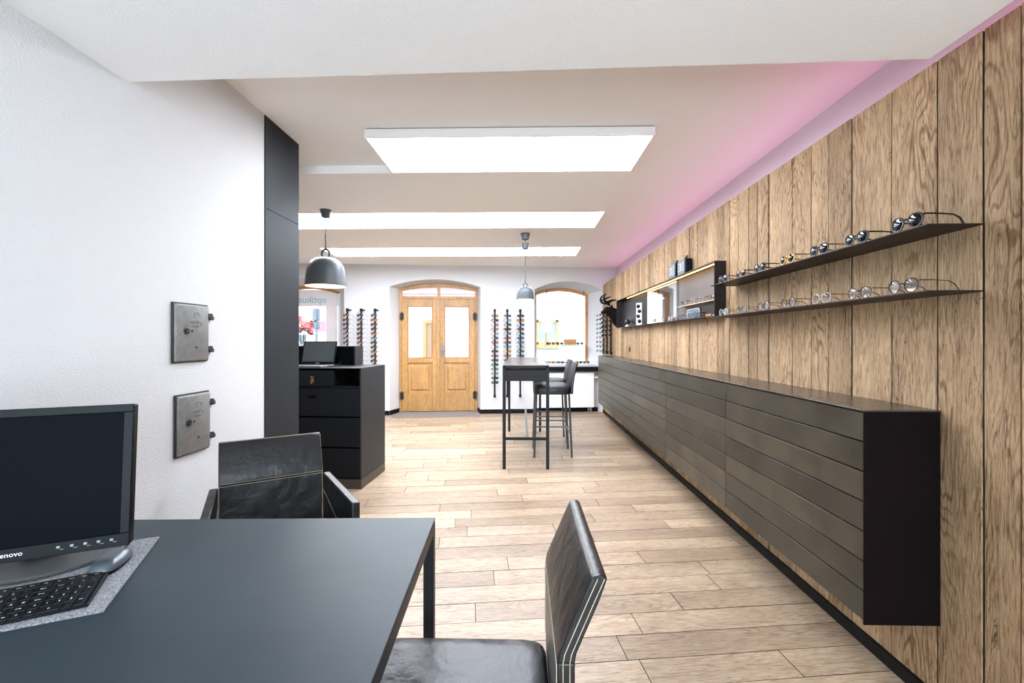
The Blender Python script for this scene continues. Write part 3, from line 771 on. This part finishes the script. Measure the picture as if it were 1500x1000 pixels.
for s in (-1, 1):
    a = MB()
    a.tube([(-.15, s * .03, .20), (-.155, s * .06, .245), (-.19, s * .10, .255), (-.235, s * .13, .275), (-.25, s * .14, .32), (-.235, s * .13, .365), (-.205, s * .12, .39)], [.015, .015, .017, .018, .016, .012, .004], 8)
    a.tube([(-.20, s * .11, .262), (-.14, s * .14, .285), (-.09, s * .15, .285), (-.06, s * .15, .30)], [.013, .013, .011, .004], 7)
    a.tube([(-.245, s * .14, .30), (-.19, s * .16, .325), (-.15, s * .17, .335)], [.012, .011, .004], 7)
    a.build('antler', ribm, hd)
    MB().tube([(-.135, s * .04, .185), (-.12, s * .09, .205), (-.11, s * .12, .20)], [.012, .018, .004], 6).build('ear', ribm, hd)
MB().box(-.165, -.135, -.045, .045, .19, .215).build('antler_base', white_m, hd, bevel=.006)
# wall socket
so = thing('wall_socket', 'small black socket on the oak wall above the worktop', 'socket', (XW - .002, 6.14, 1.17))
MB().lathe([(.0, -.0), (.038, 0), (.034, .006), (.026, .007), (.024, .002), (0, .002)], 20).build('cover', plastic_m, so, rot=(0, R(-90), 0))
MB().box(-.004, -.002, -.011, -.005, -.004, .004).box(-.004, -.002, .005, .011, -.004, .004).build('contact', chrome, so)

# ------------------------------------------------------------------ radiator and window things
rad = thing('radiator', 'white flat panel radiator under the window', 'radiator', M=FAR @ Matrix.Translation((1.53, .0, 0)))
MB().box(-.565, .50, -.02, .09, .09, .715).build('panel', white_m, rad, bevel=.006)
for x in (.41, .45):
    MB().tube([(x, .03, .0), (x, .03, .10)], .011, 8).lathe([(.02, .03), (.02, .07)], 10, (x, .03, 0), cap=True).build('pipe', chrome, rad)
MB().lathe([(.0, 0), (.02, 0), (.022, .03), (.016, .06), (0, .06)], 12).build('valve', white_m, rad, loc=(.52, .035, .62), rot=(0, R(90), 0))
gsM = FAR @ Matrix.Translation((1.53, .16, 1.20))
gs = thing('glass_shelf', 'glass shelf hung on wires in the window beside the cabinets', 'shelf', M=gsM)
MB().box(-.40, .40, -.07, .07, 0, .008).build('pane', glass('shelf_glass', (.8, .88, .86), .5), gs)
for x in (-.34, .34): MB().tube([(x, -.06, -.02), (x, -.06, .93)], .0022, 5).tube([(x, .06, -.02), (x, .06, .93)], .0022, 5).build('wire', mat('wire_steel', (120, 120, 122), .4, .6), gs)
for x in (-.34, .34): MB().lathe([(.008, 0), (.008, .07)], 8, (x, -.06, .92), cap=True).build('wire_holder', black_m, gs)
wb = MB().box(-.11, .11, -.05, .05, 0, .10).build('wooden_block', framewood, bevel=.004); wb.matrix_world = gsM @ Matrix.Translation((.10, 0, .0088))
tag(wb, 'oak block standing on the hanging glass shelf', 'block')
tr = MB().box(-.14, .14, -.06, .06, 0, .012).build('tray', black_m); tr.matrix_world = gsM @ Matrix.Translation((.10, 0, -.013))
tag(tr, 'black tray under the oak block at the glass shelf', 'tray')
for k, (x, w_) in enumerate(((-.255, 'farthest from the oak block'), (-.10, 'just left of the oak block'), (.27, 'right of the oak block'))):
    small('sunglasses', SMALL[k * 2], 'sunglasses on the hanging glass shelf, ' + w_, 'sunglasses', 'sunglasses on the glass shelf', gsM @ Matrix.Translation((x, -.062, .0095)) @ Matrix.Scale(.9, 4, (0, 1, 0)))
for k, x in enumerate((-.42, -.27, -.1, .08, .24, .38)):
    small('sunglasses', SMALL[(k * 5 + 8) % 14], 'sunglasses lying on the white window sill, ' + ['nearest the bar table', 'second from the bar table side', 'third from the bar table side', 'third from the cabinets', 'second from the cabinets', 'nearest the cabinets'][k], 'sunglasses', 'sunglasses on the window sill', FAR @ Matrix.Translation((1.55 + x, .15, .866)))

# doormat
dm = MB().prismz([(-1.50, -.32), (-.01, -.30), (-.05, .27), (-1.45, .27)], .0005, .007).build('doormat', mat_m); dm.matrix_world = FAR
tag(dm, 'grey ribbed doormat in front of the oak entrance door', 'doormat')

# ------------------------------------------------------------------ bar table and stools
TX0, TX1, TY0, TY1, TZ = -.175, .262, 4.54, 6.40, 1.049
bt = thing('bar_table', 'narrow high dark steel bar table in the middle of the shop', 'table', ((TX0 + TX1) / 2, (TY0 + TY1) / 2, 0))
hx, hy = (TX1 - TX0) / 2, (TY1 - TY0) / 2; q = .032
MB().box(-hx - .008, hx + .008, -hy - .012, hy + .012, TZ - .010, TZ).build('tabletop', top_m, bt, bevel=.002)
for sx in (-1, 1):
    for sy in (-1, 1):
        MB().box(sx * hx - q / 2, sx * hx + q / 2, sy * hy - q / 2, sy * hy + q / 2, 0, TZ - .010).build('leg', black_m, bt, bevel=.002)
MB().box(-hx, hx, -hy - .012, -hy + .3, .885, .995).build('drawer', black_m, bt, bevel=.002)
fr = MB()
for sx in (-1, 1): fr.box(sx * hx - q / 2, sx * hx + q / 2, -hy, hy, TZ - .042, TZ - .010)
for sy in (-1, 1): fr.box(-hx, hx, sy * hy - q / 2, sy * hy + q / 2, TZ - .034, TZ - .010)
fr.build('frame', black_m, bt)
for sy in (-1, 1): MB().box(-hx, hx, sy * hy - .014, sy * hy + .014, .29, .318).build('stretcher', black_m, bt, bevel=.002)
MB().box(.0, .028, -hy, hy, .290, .318).build('footrest', mat('brushed_steel', (165, 165, 165), .35, .9), bt, bevel=.002)

stool_leg = mat('stool_grey_steel', (84, 92, 96), .4, .5)
def stool(label, x, y):
    t = thing('bar_stool', label, 'stool', (x, y, 0), group='bar stools at the bar table')
    # faces -x
    lx, ly = .205, .205
    for sx in (-1, 1):
        for sy in (-1, 1):
            MB().tube([(sx * lx + (.004 if sx > 0 else 0), sy * ly, 0), (sx * (lx - .025), sy * (ly - .02), .70)], .0115, 4).build('leg', stool_leg, t)
    for sy in (-1, 1): MB().box(-lx + .01, lx - .005, sy * (ly - .01) - .008, sy * (ly - .01) + .008, .33, .346).build('rail', stool_leg, t)
    MB().box(-lx + .012, -lx + .028, -ly + .01, ly - .01, .26, .276).box(lx - .02, lx - .004, -ly + .01, ly - .01, .26, .276).build('crossbar', stool_leg, t)
    st = MB(); rings = []
    for z, i in ((.695, .004), (.74, .0), (.775, .0), (.795, .02), (.803, .07)):
        w_, d_ = .21 - i, .215 - i; pts = []
        for k in range(20):
            a = 2 * PI * k / 20; c, s = math.cos(a), math.sin(a)
            pts.append((w_ * math.copysign(abs(c) ** .35, c) - .005, d_ * math.copysign(abs(s) ** .35, s), z))
        rings.append(pts)
    st.loft(rings).build('seat', leather, t, ang=50)
    bk_ = MB(); prof = [(.195, .70), (.20, .80), (.215, .90), (.24, 1.0), (.255, 1.045)]
    bk_.loft([[(px_, -.19, pz), (px_ + .012, -.20, pz), (px_ + .03, -.19, pz), (px_ + .03, .19, pz), (px_ + .012, .20, pz), (px_, .19, pz)] for px_, pz in prof])
    bk_.build('backrest', leather, t, bevel=.004)
    cv = MB()
    for sy in (-1, 1): cv.tube([(px_ + .012, sy * .203, pz) for px_, pz in prof], .003, 5)
    cv.build('piping', mat('grey_piping', (96, 98, 102), .5), t)
stool('black leather bar stool at the bar table, the nearer of the two', .345, 5.185)
stool('black leather bar stool at the bar table, the one nearer the window', .36, 5.855)

# ------------------------------------------------------------------ counter
CM = Matrix.Translation((-1.391, 3.882, 0)) @ Matrix.Rotation(R(-3.2), 4, 'Z')    # origin: front corner at the aisle; x to the left is negative
co = thing('counter', 'black reception counter with drawers behind the steel pillar', 'counter', M=CM)
CW, CD, CH = 1.7, .575, 1.054
MB().box(-.014, 0, 0, CD, .085, CH - .006).build('side_panel', counter_m, co, bevel=.001)
MB().box(-CW, -CW + .014, 0, CD, .085, CH - .006).build('side_panel', counter_m, co, bevel=.001)
MB().box(-CW, .0, 0, CD, CH - .006, CH).build('top', counter_m, co, bevel=.001)
MB().box(-CW, 0, .004, CD, 0, .083).build('plinth', mat('plinth_bronze', (74, 66, 58), .45, .4), co)
cb = MB().box(-CW + .014, -.014, CD - .012, CD, .085, CH - .006)
cb.box(-CW + .014, -.014, .02, CD, .880, .894); cb.box(-CW + .014, -.014, .005, CD, .085, .098)
cb.build('carcass', counter_front, co)
for d0, d1 in ((-.552, -.018), (-1.09, -.556), (-1.66, -1.094)):
    for z0, z1 in ((.104, .352), (.366, .618), (.632, .876)):
        dw = MB().box(d0, d1, -.001, .02, z0, z1).build('drawer', counter_front, co, bevel=.002)
        if z0 > .5:
            xm = d0 + .11
            MB().lathe([(.0, 0), (.042, 0), (.042, .002), (0, .002)], 20).build('grip', mat('grip_recess', (9, 9, 10), .8, spec=.05), dw, loc=(xm, -.0012, z1 - .075), rot=(R(90), 0, 0)).scale = (1, .38, 1)
# locked cash drawer in the open bay
cd = MB().box(-.62, -.25, .0, .4, .897, 1.03).build('cash_drawer', counter_front, bevel=.003); cd.matrix_world = CM
tag(cd, 'black cash drawer with keys in its lock in the open bay of the counter', 'cash drawer')
kMat = CM @ Matrix.Translation((-.43, -.002, .975))
ky = thing('key_bunch', 'small brass keys hanging in the lock of the cash drawer', 'keys', M=kMat)
km = mat('brass_keys', (176, 140, 96), .35, .8)
MB().tube([(.011 * math.cos(2*PI*k/12), -.02, -.014 + .014 * math.sin(2*PI*k/12)) for k in range(12)], .0018, 5, closed=True).build('ring', km, ky)
MB().box(-.002, .002, -.03, .0, -.006, .006).lathe([(.0, 0), (.012, 0), (.012, .003), (0, .003)], 12, (0, -.03, .0)).build('key', km, ky)
MB().box(.004, .011, -.022, -.02, -.05, -.025).box(-.002, .014, -.022, -.02, -.03, -.015).build('key', km, ky)
MB().box(-.012, -.006, -.023, -.021, -.06, -.025).build('key', km, ky)
# raised box at the back of the counter
rb = thing('counter_shelf', 'raised open black shelf box on the rear of the counter', 'shelf', M=CM @ Matrix.Translation((-.225, .39, CH)))
RW, RD, RH = 1.3, .185, .185
MB().box(-.012, 0, 0, RD, 0, RH - .01).build('side_panel', counter_m, rb); MB().box(-RW, -RW + .012, 0, RD, 0, RH - .01).build('side_panel', counter_m, rb)
MB().box(-RW, 0, 0, RD, RH - .01, RH).build('top', counter_m, rb, bevel=.001)
MB().box(-RW + .012, -.012, RD - .01, RD, 0, RH - .01).build('back_panel', counter_front, rb)
MB().box(-.30, -.288, 0, RD - .01, 0, RH - .01).build('divider', counter_front, rb)
# laptop
LM = CM @ Matrix.Translation((-.535, .25, CH)) @ Matrix.Rotation(R(-4), 4, 'Z')
lp = thing('laptop', 'open dark laptop standing on the black counter', 'laptop', M=LM)
MB().box(-.17, .17, -.215, .015, .0, .018).build('base', mat('laptop_base', (120, 122, 124), .4, .3), lp, bevel=.004)
kb_ = MB()
for r in range(5):
    for c_ in range(14): kb_.box(-.148 + c_ * .0212, -.13 + c_ * .0212, -.09 + r * .018, -.075 + r * .018, .018, .0195)
o = kb_.build('key_field', plastic_m, lp); o['kind'] = 'stuff'
LT = Matrix.Translation((0, .012, .016)) @ Matrix.Rotation(R(-14), 4, 'X')
lid = MB().box(-.17, .17, 0, .008, 0, .222, M=LT).build('lid', plastic_m, lp, bevel=.003)
MB().box(-.158, .158, -.0012, 0, .026, .212, M=LT).build('screen', mat('laptop_screen', (68, 76, 80), .25), lid)
MB().box(-.018, .018, -.0012, 0, .010, .014, M=LT).build('logo', print_m, lid)
ca = MB().tube([(.17, -.1, .008), (.22, -.11, .006), (.25, -.06, .02), (.262, -.03, .05)], .003, 6).build('power_cable', black_m, lp)
# vase with roses
VM = CM @ Matrix.Translation((-.80, .47, CH + RH))
va = thing('flower_vase', 'glass vase of pink roses on the raised shelf of the counter', 'vase', M=VM)
MB().lathe([(.0, 0), (.04, 0), (.043, .03), (.038, .09), (.044, .11)], 20).build('vase', glass('vase_glass', (.72, .70, .78), .5), va)
rose_m = mat('rose_petals', (240, 168, 178), .7, noise=.25, nscale=30); rose_m2 = mat('rose_petals_pale', (248, 204, 194), .7, noise=.3, nscale=30)
leaf_m = mat('rose_leaves', (88, 128, 62), .6)
def rose(r):
    m = MB()
    for lay, (rr, npt) in enumerate(((.35, 3), (.62, 5), (.95, 6))):
        for k in range(npt):
            a = 2 * PI * k / npt + lay * .7; hw = PI / npt * 1.15; g = []
            for u in range(4):
                row = []
                for v in range(5):
                    aa = a + hw * (v / 2 - 1); z = -.5 * r + r * (1.25 - .18 * lay) * u / 3 - .12 * r * abs(v / 2 - 1) ** 2
                    bul = rr * r * (.35 + .75 * math.sin(min(1, u / 3 * .8 + .15) * PI * .6)) * (1 + (.12 * lay if u == 3 else 0))
                    row.append((bul * math.cos(aa), bul * math.sin(aa), z))
                g.append(row)
            for u in range(3):
                for v in range(4): m.quad([g[u][v], g[u][v+1], g[u+1][v+1], g[u+1][v]])
    return m
for k, (x, y, z, r) in enumerate([(-.02, -.05, .155, .05), (.06, -.02, .19, .052), (-.09, 0, .20, .045), (.02, .03, .235, .045), (.075, .02, .14, .04), (-.07, -.03, .13, .042), (-.04, .02, .27, .035)]):
    o = rose(r).build('rose', rose_m2 if k in (0, 3) else rose_m, va, loc=(x, y, z), rot=(R(random.uniform(10, 40)), R(random.uniform(-25, 25)), random.random() * 6))
    MB().tube([(x, y, z - r * .5), (x * .4, y * .4, .1), (x * .1, y * .1, .02)], .003, 5).build('stem', leaf_m, va)
for k in range(12):
    a = random.random() * 2 * PI; rr = random.uniform(.04, .1); z = random.uniform(.16, .26); s = random.uniform(.035, .05)
    m = MB(); m.quad([(0, 0, 0), (s * .4, s * .5, .008), (0, s * 1.3, -.004), (-s * .4, s * .5, .008)])
    m.build('leaf', leaf_m, va, loc=(rr * math.cos(a), rr * math.sin(a), z), rot=(R(random.uniform(-30, 50)), R(random.uniform(-20, 20)), a - PI / 2))
bw = MB().lathe([(.0, 0), (.026, 0), (.045, .018), (.047, .02), (.042, .02), (.024, .005), (0, .005)], 24).build('dish', white_m); bw.matrix_world = CM @ Matrix.Translation((-.893, .43, CH + RH))
tag(bw, 'shallow white dish in front of the rose vase', 'dish')

# ------------------------------------------------------------------ iron flue doors
def flue(label, y0, y1, z0, z1):
    yc, zc = (y0 + y1) / 2, (z0 + z1) / 2; w_, h_ = (y1 - y0) / 2, (z1 - z0) / 2
    t = thing('flue_door', label, 'flue door', (XL, yc, zc), group='iron chimney doors')
    MB().box(-.002, .008, -w_, w_, -h_, h_).build('frame', iron_dk, t, bevel=.001)
    def rr(i, x): return [(x, -w_ + i, -h_ + i), (x, w_ - i, -h_ + i), (x, w_ - i, h_ - i), (x, -w_ + i, h_ - i)]
    MB().loft([rr(.006, .006), rr(.006, .016), rr(.012, .02)]).build('door', iron_m, t, bevel=.003)
    for z in (h_ * .58, -h_ * .58):
        MB().tube([(.018, w_ + .006, z - .012), (.018, w_ + .006, z + .016)], .009, 10).box(.006, .024, w_ - .012, w_ + .006, z - .006, z + .01).box(-.002, .016, w_ + .002, w_ + .034, z - .014, z + .004).build('hinge', iron_dk, t, bevel=.002)
    ly, lz = -w_ * .42, h_ * .06
    lk = MB().lathe([(0, 0), (.016, 0), (.016, .004), (.011, .006), (.010, .001), (0, .001)], 20).build('lock', iron_dk, t, loc=(.0195, ly, lz), rot=(0, R(90), 0))
    MB().box(0, .008, -.004, .004, -.004, .004).build('lock_pin', chrome, lk, rot=(0, R(-90), 0), loc=(0, 0, 0))
    em = MB()
    for k in range(9):
        a = R(25 + k * 16.5); em.box(-.002, .002, -.002, .002, 0, .002, M=Matrix.Translation((.02, ly + .023 * math.cos(a), lz + .023 * math.sin(a))) @ Matrix.Rotation(a, 4, 'X'))
    em.build('arc_mark', iron_m, t)
    MT = lambda y, z: frame3((.0205, y, z), (0, 1, 0), (0, 0, 1))
    tx = MB(); text_into(tx, 'HAIDN', .017, MT(w_ * .08, h_ * .36), .001); text_into(tx, 'WIEN', .017, MT(w_ * .08, h_ * .22), .001); text_into(tx, '2', .02, MT(w_ * .45, h_ * .31), .001)
    tx.build('embossed_lettering', mat('worn_iron', (150, 149, 147), .45, .6), t)
    MB().tube([(.021, w_ * .16 + .014 * math.cos(2*PI*k/16), h_ * .6 + .014 * math.sin(2*PI*k/16)) for k in range(16)], .0015, 5, closed=True).lathe([(0, 0), (.005, 0), (.003, .002), (0, .003)], 10, (.02, w_ * .16, h_ * .6)).build('emblem', MATS['worn_iron'], t)
    rv = MB()
    for y, z in ((w_ * .15, -h_ * .5), (-w_ * .1, h_ * .06)): rv.box(.019, .024, y - .004, y + .004, z - .005, z + .005)
    rv.build('rivet', iron_dk, t, bevel=.002)
flue('grey cast iron flue door on the plaster wall, the upper of two', 1.875, 2.089, 1.20, 1.462)
flue('grey cast iron flue door on the plaster wall, the lower one by the chair', 1.89, 2.099, .792, 1.062)

# ------------------------------------------------------------------ desk
DZ = .74
DM = Matrix.Translation((-.272, 1.415, 0)) @ Matrix.Rotation(R(2.2), 4, 'Z')
de = thing('desk', 'large thin black desk with steel frame in the foreground', 'desk', M=DM)
DW, DL = 1.185, 1.25
MB().box(-DW, 0, -DL, 0, DZ - .005, DZ).build('desktop', desk_m, de, bevel=.001)
MB().box(-DW + .004, -.004, -DL + .004, -.004, DZ - .009, DZ - .005).build('shadow_gap', plastic_m, de)
fr = MB(); q = .032
fr.box(-DW, 0, -q, 0, DZ - .042, DZ - .009); fr.box(-DW, 0, -DL, -DL + q, DZ - .042, DZ - .009)
fr.box(-q, 0, -DL + q, -q, DZ - .042, DZ - .009); fr.box(-DW, -DW + q, -DL + q, -q, DZ - .042, DZ - .009)
fr.build('frame', black_m, de, bevel=.001)
for x in (-q, -DW):
    for y in (-q, -DL): MB().box(x, x + q, y, y + q, 0, DZ - .042).build('leg', black_m, de, bevel=.001)

PR = R(25.5)
# felt pad: origin at its near right corner
PMx = Matrix.Translation((-.858, .907, DZ)) @ Matrix.Rotation(PR, 4, 'Z')
fp = MB().box(-.40, 0, 0, .383, .0003, .0048).build('desk_pad', felt_m, bevel=.001); fp.matrix_world = PMx
tag(fp, 'mottled grey felt desk pad under the keyboard and monitor', 'desk pad')
PZ = DZ + .0048
# keyboard: origin at its right far corner
KM = Matrix.Translation((-.977, 1.049, PZ)) @ Matrix.Rotation(PR + R(4.5), 4, 'Z')
kb = thing('keyboard', 'slim black keyboard lying on the grey felt pad', 'keyboard', M=KM)
KW, KD = .395, .152
MB().loft([[(-KW, 0, 0), (0, 0, 0), (0, 0, .012), (-KW, 0, .012)], [(-KW, -KD, 0), (0, -KD, 0), (0, -KD, .006), (-KW, -KD, .006)]]).build('body', plastic_m, kb, bevel=.002)
leg_txt = {(1, 0): '-', (0, 1): '*', (1, 1): '9'}
rows = ['    ', ['Num', '/', '*', '-'], ['7', '8', '9', '+'], ['4', '5', '6', ''], ['1', '2', '3', 'Ent'], ['0', '', ',', '']]
kl = MB(); key_mesh = {}
pitch, ky0 = .0187, .006
def key(x, r, wk=1, hk=1, txt=''):
    h = KD / 6.35
    y = -ky0 - r * h
    a, b = x - wk * pitch + .0012, x - .0012
    y1, y0 = y - .0012, y - hk * h + .0012
    z = .012 - .006 * (-(y0 + y1) / 2) / KD
    k_ = (round(b - a, 4), round(y1 - y0, 4))
    if k_ not in key_mesh:
        ww, hh = k_[0] / 2, k_[1] / 2
        key_mesh[k_] = MB().loft([[(-ww, -hh, 0), (ww, -hh, 0), (ww, hh, 0), (-ww, hh, 0)], [(-ww + .0012, -hh + .0012, .0022), (ww - .0012, -hh + .0012, .0022), (ww - .0012, hh - .0012, .0022), (-ww + .0012, hh - .0012, .0022)]]).mesh('key', key_m)
    o = bpy.data.objects.new('key', key_mesh[k_]); C.objects.link(o); o.parent = kb
    o.location = ((a + b) / 2, (y0 + y1) / 2, z - .0004); o.rotation_euler = (R(2.2), 0, 0)
    if txt: text_into(kl, txt, .0075 if len(txt) < 2 else .0048, Matrix.Translation(((a + b) / 2, (y0 + y1) / 2, z + .0021)) @ Matrix.Rotation(R(2.2), 4, 'X'), .0001)
x0 = -.008
for r in range(6):
    x = x0
    if r == 0:
        for k, s in enumerate(('Del', 'End', 'Hom', 'Ins', 'F12', 'F11', 'F10', 'F9', 'F8', 'F7', 'F6', 'F5', 'F4', 'F3', 'F2', 'F1', 'Esc')): key(x, r, 1.15, 1, s); x -= pitch * 1.15
    else:
        nm = list(reversed(rows[r]))
        if r == 2: key(x, 2, 1, 2, '+')
        elif r == 4: key(x, 4, 1, 2, 'Ent')
        elif r == 1: key(x, 1, 1, 1, '-')
        x -= pitch
        if r == 5: key(x, 5, 1, 1, ','); key(x - pitch, 5, 2, 1, '0'); x -= 3 * pitch
        else:
            for s in (rows[r][2], rows[r][1], rows[r][0]): key(x, r, 1, 1, s); x -= pitch
        x -= .0
        if r == 1: seq = [(2, 'Back'), (1, '`'), (1, 'ß')] + [(1, c) for c in '098765'] + [(1, c) for c in '4321']
        elif r == 2: seq = [(1.5, 'Enter'), (1, '+'), (1, 'Ü')] + [(1, c) for c in 'POIUZTREWQ'] + [(1.3, 'Tab')]
        elif r == 3: seq = [(1.3, 'Enter'), (1, '#'), (1, 'Ä')] + [(1, c) for c in 'ÖLKJHGFDSA'] + [(1.6, 'Caps')]
        elif r == 4: seq = [(1.0, '↑'), (1.6, 'Shift')] + [(1, c) for c in '-.,MNBVCXY'] + [(1.2, '<')]
        else: seq = [(1, '→'), (1, '↓'), (1, '←'), (1.2, 'Ctrl'), (1.2, 'Fn'), (1.3, 'AltGr'), (5, ''), (1.2, 'Alt')]
        for wk, s in seq:
            if x - wk * pitch < -KW + .004: break
            key(x, r, wk, 1, s); x -= wk * pitch
kl.build('lettering', print_m, kb)
# mouse
mo = thing('computer_mouse', 'dark low computer mouse on the felt pad beside the monitor base', 'mouse', (-1.005, 1.083, PZ), PR + R(-8))
def mouse_ring(z, sx, sy, n=20):
    out = []
    for k in range(n):
        a = 2 * PI * k / n; c, s = math.cos(a), math.sin(a)
        out.append((sx * math.copysign(abs(c) ** .6, c), sy * math.copysign(abs(s) ** .7, s), z))
    return out
ms = MB(); rings = [mouse_ring(0, .027, .052), mouse_ring(.010, .031, .057)]
ms.loft(rings).build('base', plastic_m, mo, ang=50)
tp = MB(); g = [mouse_ring(.010, .031, .057)]
for z, f in ((.018, .95), (.026, .80), (.031, .55), (.033, .25)):
    rr_ = mouse_ring(z, .031 * f, .057 * f); g.append([(x, y - .006 * (1 - f), zz - .08 * max(0, y) * (1 - f) * 0) for x, y, zz in rr_])
tp.loft(g).build('shell', mat('mouse_shell', (82, 92, 98), .3, .3), mo, ang=60)
MB().box(-.004, .004, .03, .045, .018, .0265).build('wheel', plastic_m, mo, bevel=.002)

# monitor: origin at the middle of its lower screen edge, facing -y
mn = thing('monitor', 'square black desktop monitor on a grey stand on the desk', 'monitor', M=Matrix.Translation((-1.140, .977, DZ)) @ Matrix.Rotation(R(25.4), 4, 'Z'))
TI = Matrix.Translation((0, 0, .066)) @ Matrix.Rotation(R(-6), 4, 'X')
hw, H_, bz = .214, .337, .019
hs = MB(); hs.box(-hw, hw, .0, .03, 0, H_, M=TI); hs.box(-hw + .05, hw - .05, .03, .055, .05, H_ - .05, M=TI)
case_o = hs.build('housing', plastic_m, mn, bevel=.004)
bzl = MB(); bzl.box(-hw, hw, -.006, 0, 0, .030, M=TI); bzl.box(-hw, hw, -.006, 0, H_ - bz, H_, M=TI); bzl.box(-hw, -hw + bz, -.006, 0, .03, H_ - bz, M=TI); bzl.box(hw - bz, hw, -.006, 0, .03, H_ - bz, M=TI)
bezel = bzl.build('bezel', plastic_m, mn, bevel=.0015)
MB().box(-hw + bz, hw - bz, -.0012, 0, .03, H_ - bz, M=TI).build('screen', screen_m, mn)
lg = MB(); text_into(lg, 'Lenovo', .0150, TI @ frame3((.003, -.0066, .0165), (1, 0, 0), (0, 0, 1)), .0004); lg.build('lettering', print_m, bezel)
bt_ = MB()
for k in range(5):
    x = .085 + k * .024
    bt_.box(x - .003, x + .003, -.0068, -.006, .016, .021, M=TI); bt_.box(x + .003, x + .010, -.0068, -.006, .0125, .0135, M=TI)
bt_.build('button_marks', mat('faint_print', (150, 160, 165), .6), bezel)
MB().box(-.045, .045, .15, .17, .012, .30).box(-.045, .045, .05, .16, .16, .24).build('neck', plastic_m, mn, bevel=.004)
bs = [(-.155 + 0, .25)]
pts = [(.166 * math.sin(a), .163 - .138 * math.cos(a)) for a in [R(-110) + R(220) * k / 24 for k in range(25)]]
MB().prismz(pts, .0052, .015).build('base', base_m, mn, bevel=.002)

# ------------------------------------------------------------------ leather chairs
def chair(label, x, y, rz, arms):
    """leather dining chair facing -y, origin on the floor under the fold of the back"""
    t = thing('leather_chair', label, 'chair', (x, y, 0), rz, 'black leather chairs at the desk')
    hw = .205
    # seat
    rings = []
    n = 24
    for z, i in ((.425, .004), (.445, 0), (.460, .002), (.468, .014), (.472, .05), (.4735, .12)):
        r_ = []
        for k in range(n):
            a = 2 * PI * k / n; c, s = math.cos(a), math.sin(a)
            r_.append(((hw - .004 - i) * math.copysign(abs(c) ** .22, c), -.235 + (.235 - i) * math.copysign(abs(s) ** .22, s), z))
        rings.append(r_)
    seat = MB().loft(rings).build('seat', leather, t, ang=60)
    # lower back and tilted upper back
    lb = MB(); nseg = 10
    lb.loft([[(-hw, 0, z), (hw, 0, z), (hw, .034, z), (-hw, .034, z)] for z in (.40, .47, .56, .62, .683)])
    lb.build('lower_back', leather, t, bevel=.004)
    up = MB(); rows_ = []
    prof = [(.683, .0), (.70, .003), (.74, .020), (.80, .046), (.845, .066), (.852, .071)]
    ub = MB()
    for q_, (z, yb) in enumerate(prof):
        row = []
        for k in range(9):
            u = -1 + k / 4
            bul = .006 * (1 - u ** 4) * math.sin(PI * q_ / 5)
            row.append((hw * u, yb - bul, z - (0.004 if abs(u) == 1 and q_ == 5 else 0)))
        for k in range(8, -1, -1):
            u = -1 + k / 4
            th = .034 if q_ < 4 else (.03 if q_ == 4 else .014)
            row.append((hw * u, yb + th, z))
        rows_.append(row)
    ub.loft(rows_); ub.build('upper_back', leather, t, bevel=.003, ang=50)
    sm = MB()
    for s in (-1, 1):
        for dy in (.011, .024):
            sm.tube([(s * (hw + .001), dy, .44), (s * (hw + .001), dy, .683)] + [(s * (hw + .001), yb + dy, z) for z, yb in prof[1:5]], .0009, 4)
        sm.tube([(s * (hw - .002), -.0012, .48), (s * (hw - .002), -.0012, .683)], .0009, 4)
    sm.tube([(-hw, -.0012, .677), (hw, -.0012, .677)], .0009, 4); sm.tube([(-hw, -.0016, .687), (hw, -.0016, .687)], .0009, 4)
    sm.tube([(-hw + .006, .068, .8525), (hw - .006, .068, .8525)], .0009, 4)
    sm.tube([(-hw, .035, .677), (hw, .035, .677)], .0009, 4)
    sm.build('stitching', stitch_m, t)
    for sx in (-1, 1):
        for yy in (-.44, .002):
            MB().box(sx * (hw - .018) - .018, sx * (hw - .018) + .018, yy, yy + .034, 0, .425).build('leg', leather, t, bevel=.004)
    if arms:
        for s in (-1, 1):
            fl = .03   # slight outward flare
            a = MB()
            a.loft([[(s * (hw + .002), .012, .44), (s * (hw + .034), .012, .44), (s * (hw + .034), .012, .674), (s * (hw + .002), .012, .674)],
                    [(s * (hw + .002 + fl), -.43, .43), (s * (hw + .034 + fl), -.43, .43), (s * (hw + .034 + fl), -.43, .655), (s * (hw + .002 + fl), -.43, .655)]])
            ao = a.build('armrest', leather, t, bevel=.005)
            q0 = lambda y_, z_: (s * (hw + .001 + fl * (-y_) / .43), y_, z_)
            MB().tube([q0(-.004, .60), q0(-.42, .47)], .0009, 4).build('stitching', stitch_m, ao)
    return t
chair('black leather armchair with tilted back behind the desk', -1.105, 1.985, R(34), True)
chair('black leather side chair pushed up to the desk edge', .068, 1.066, R(-90), False)
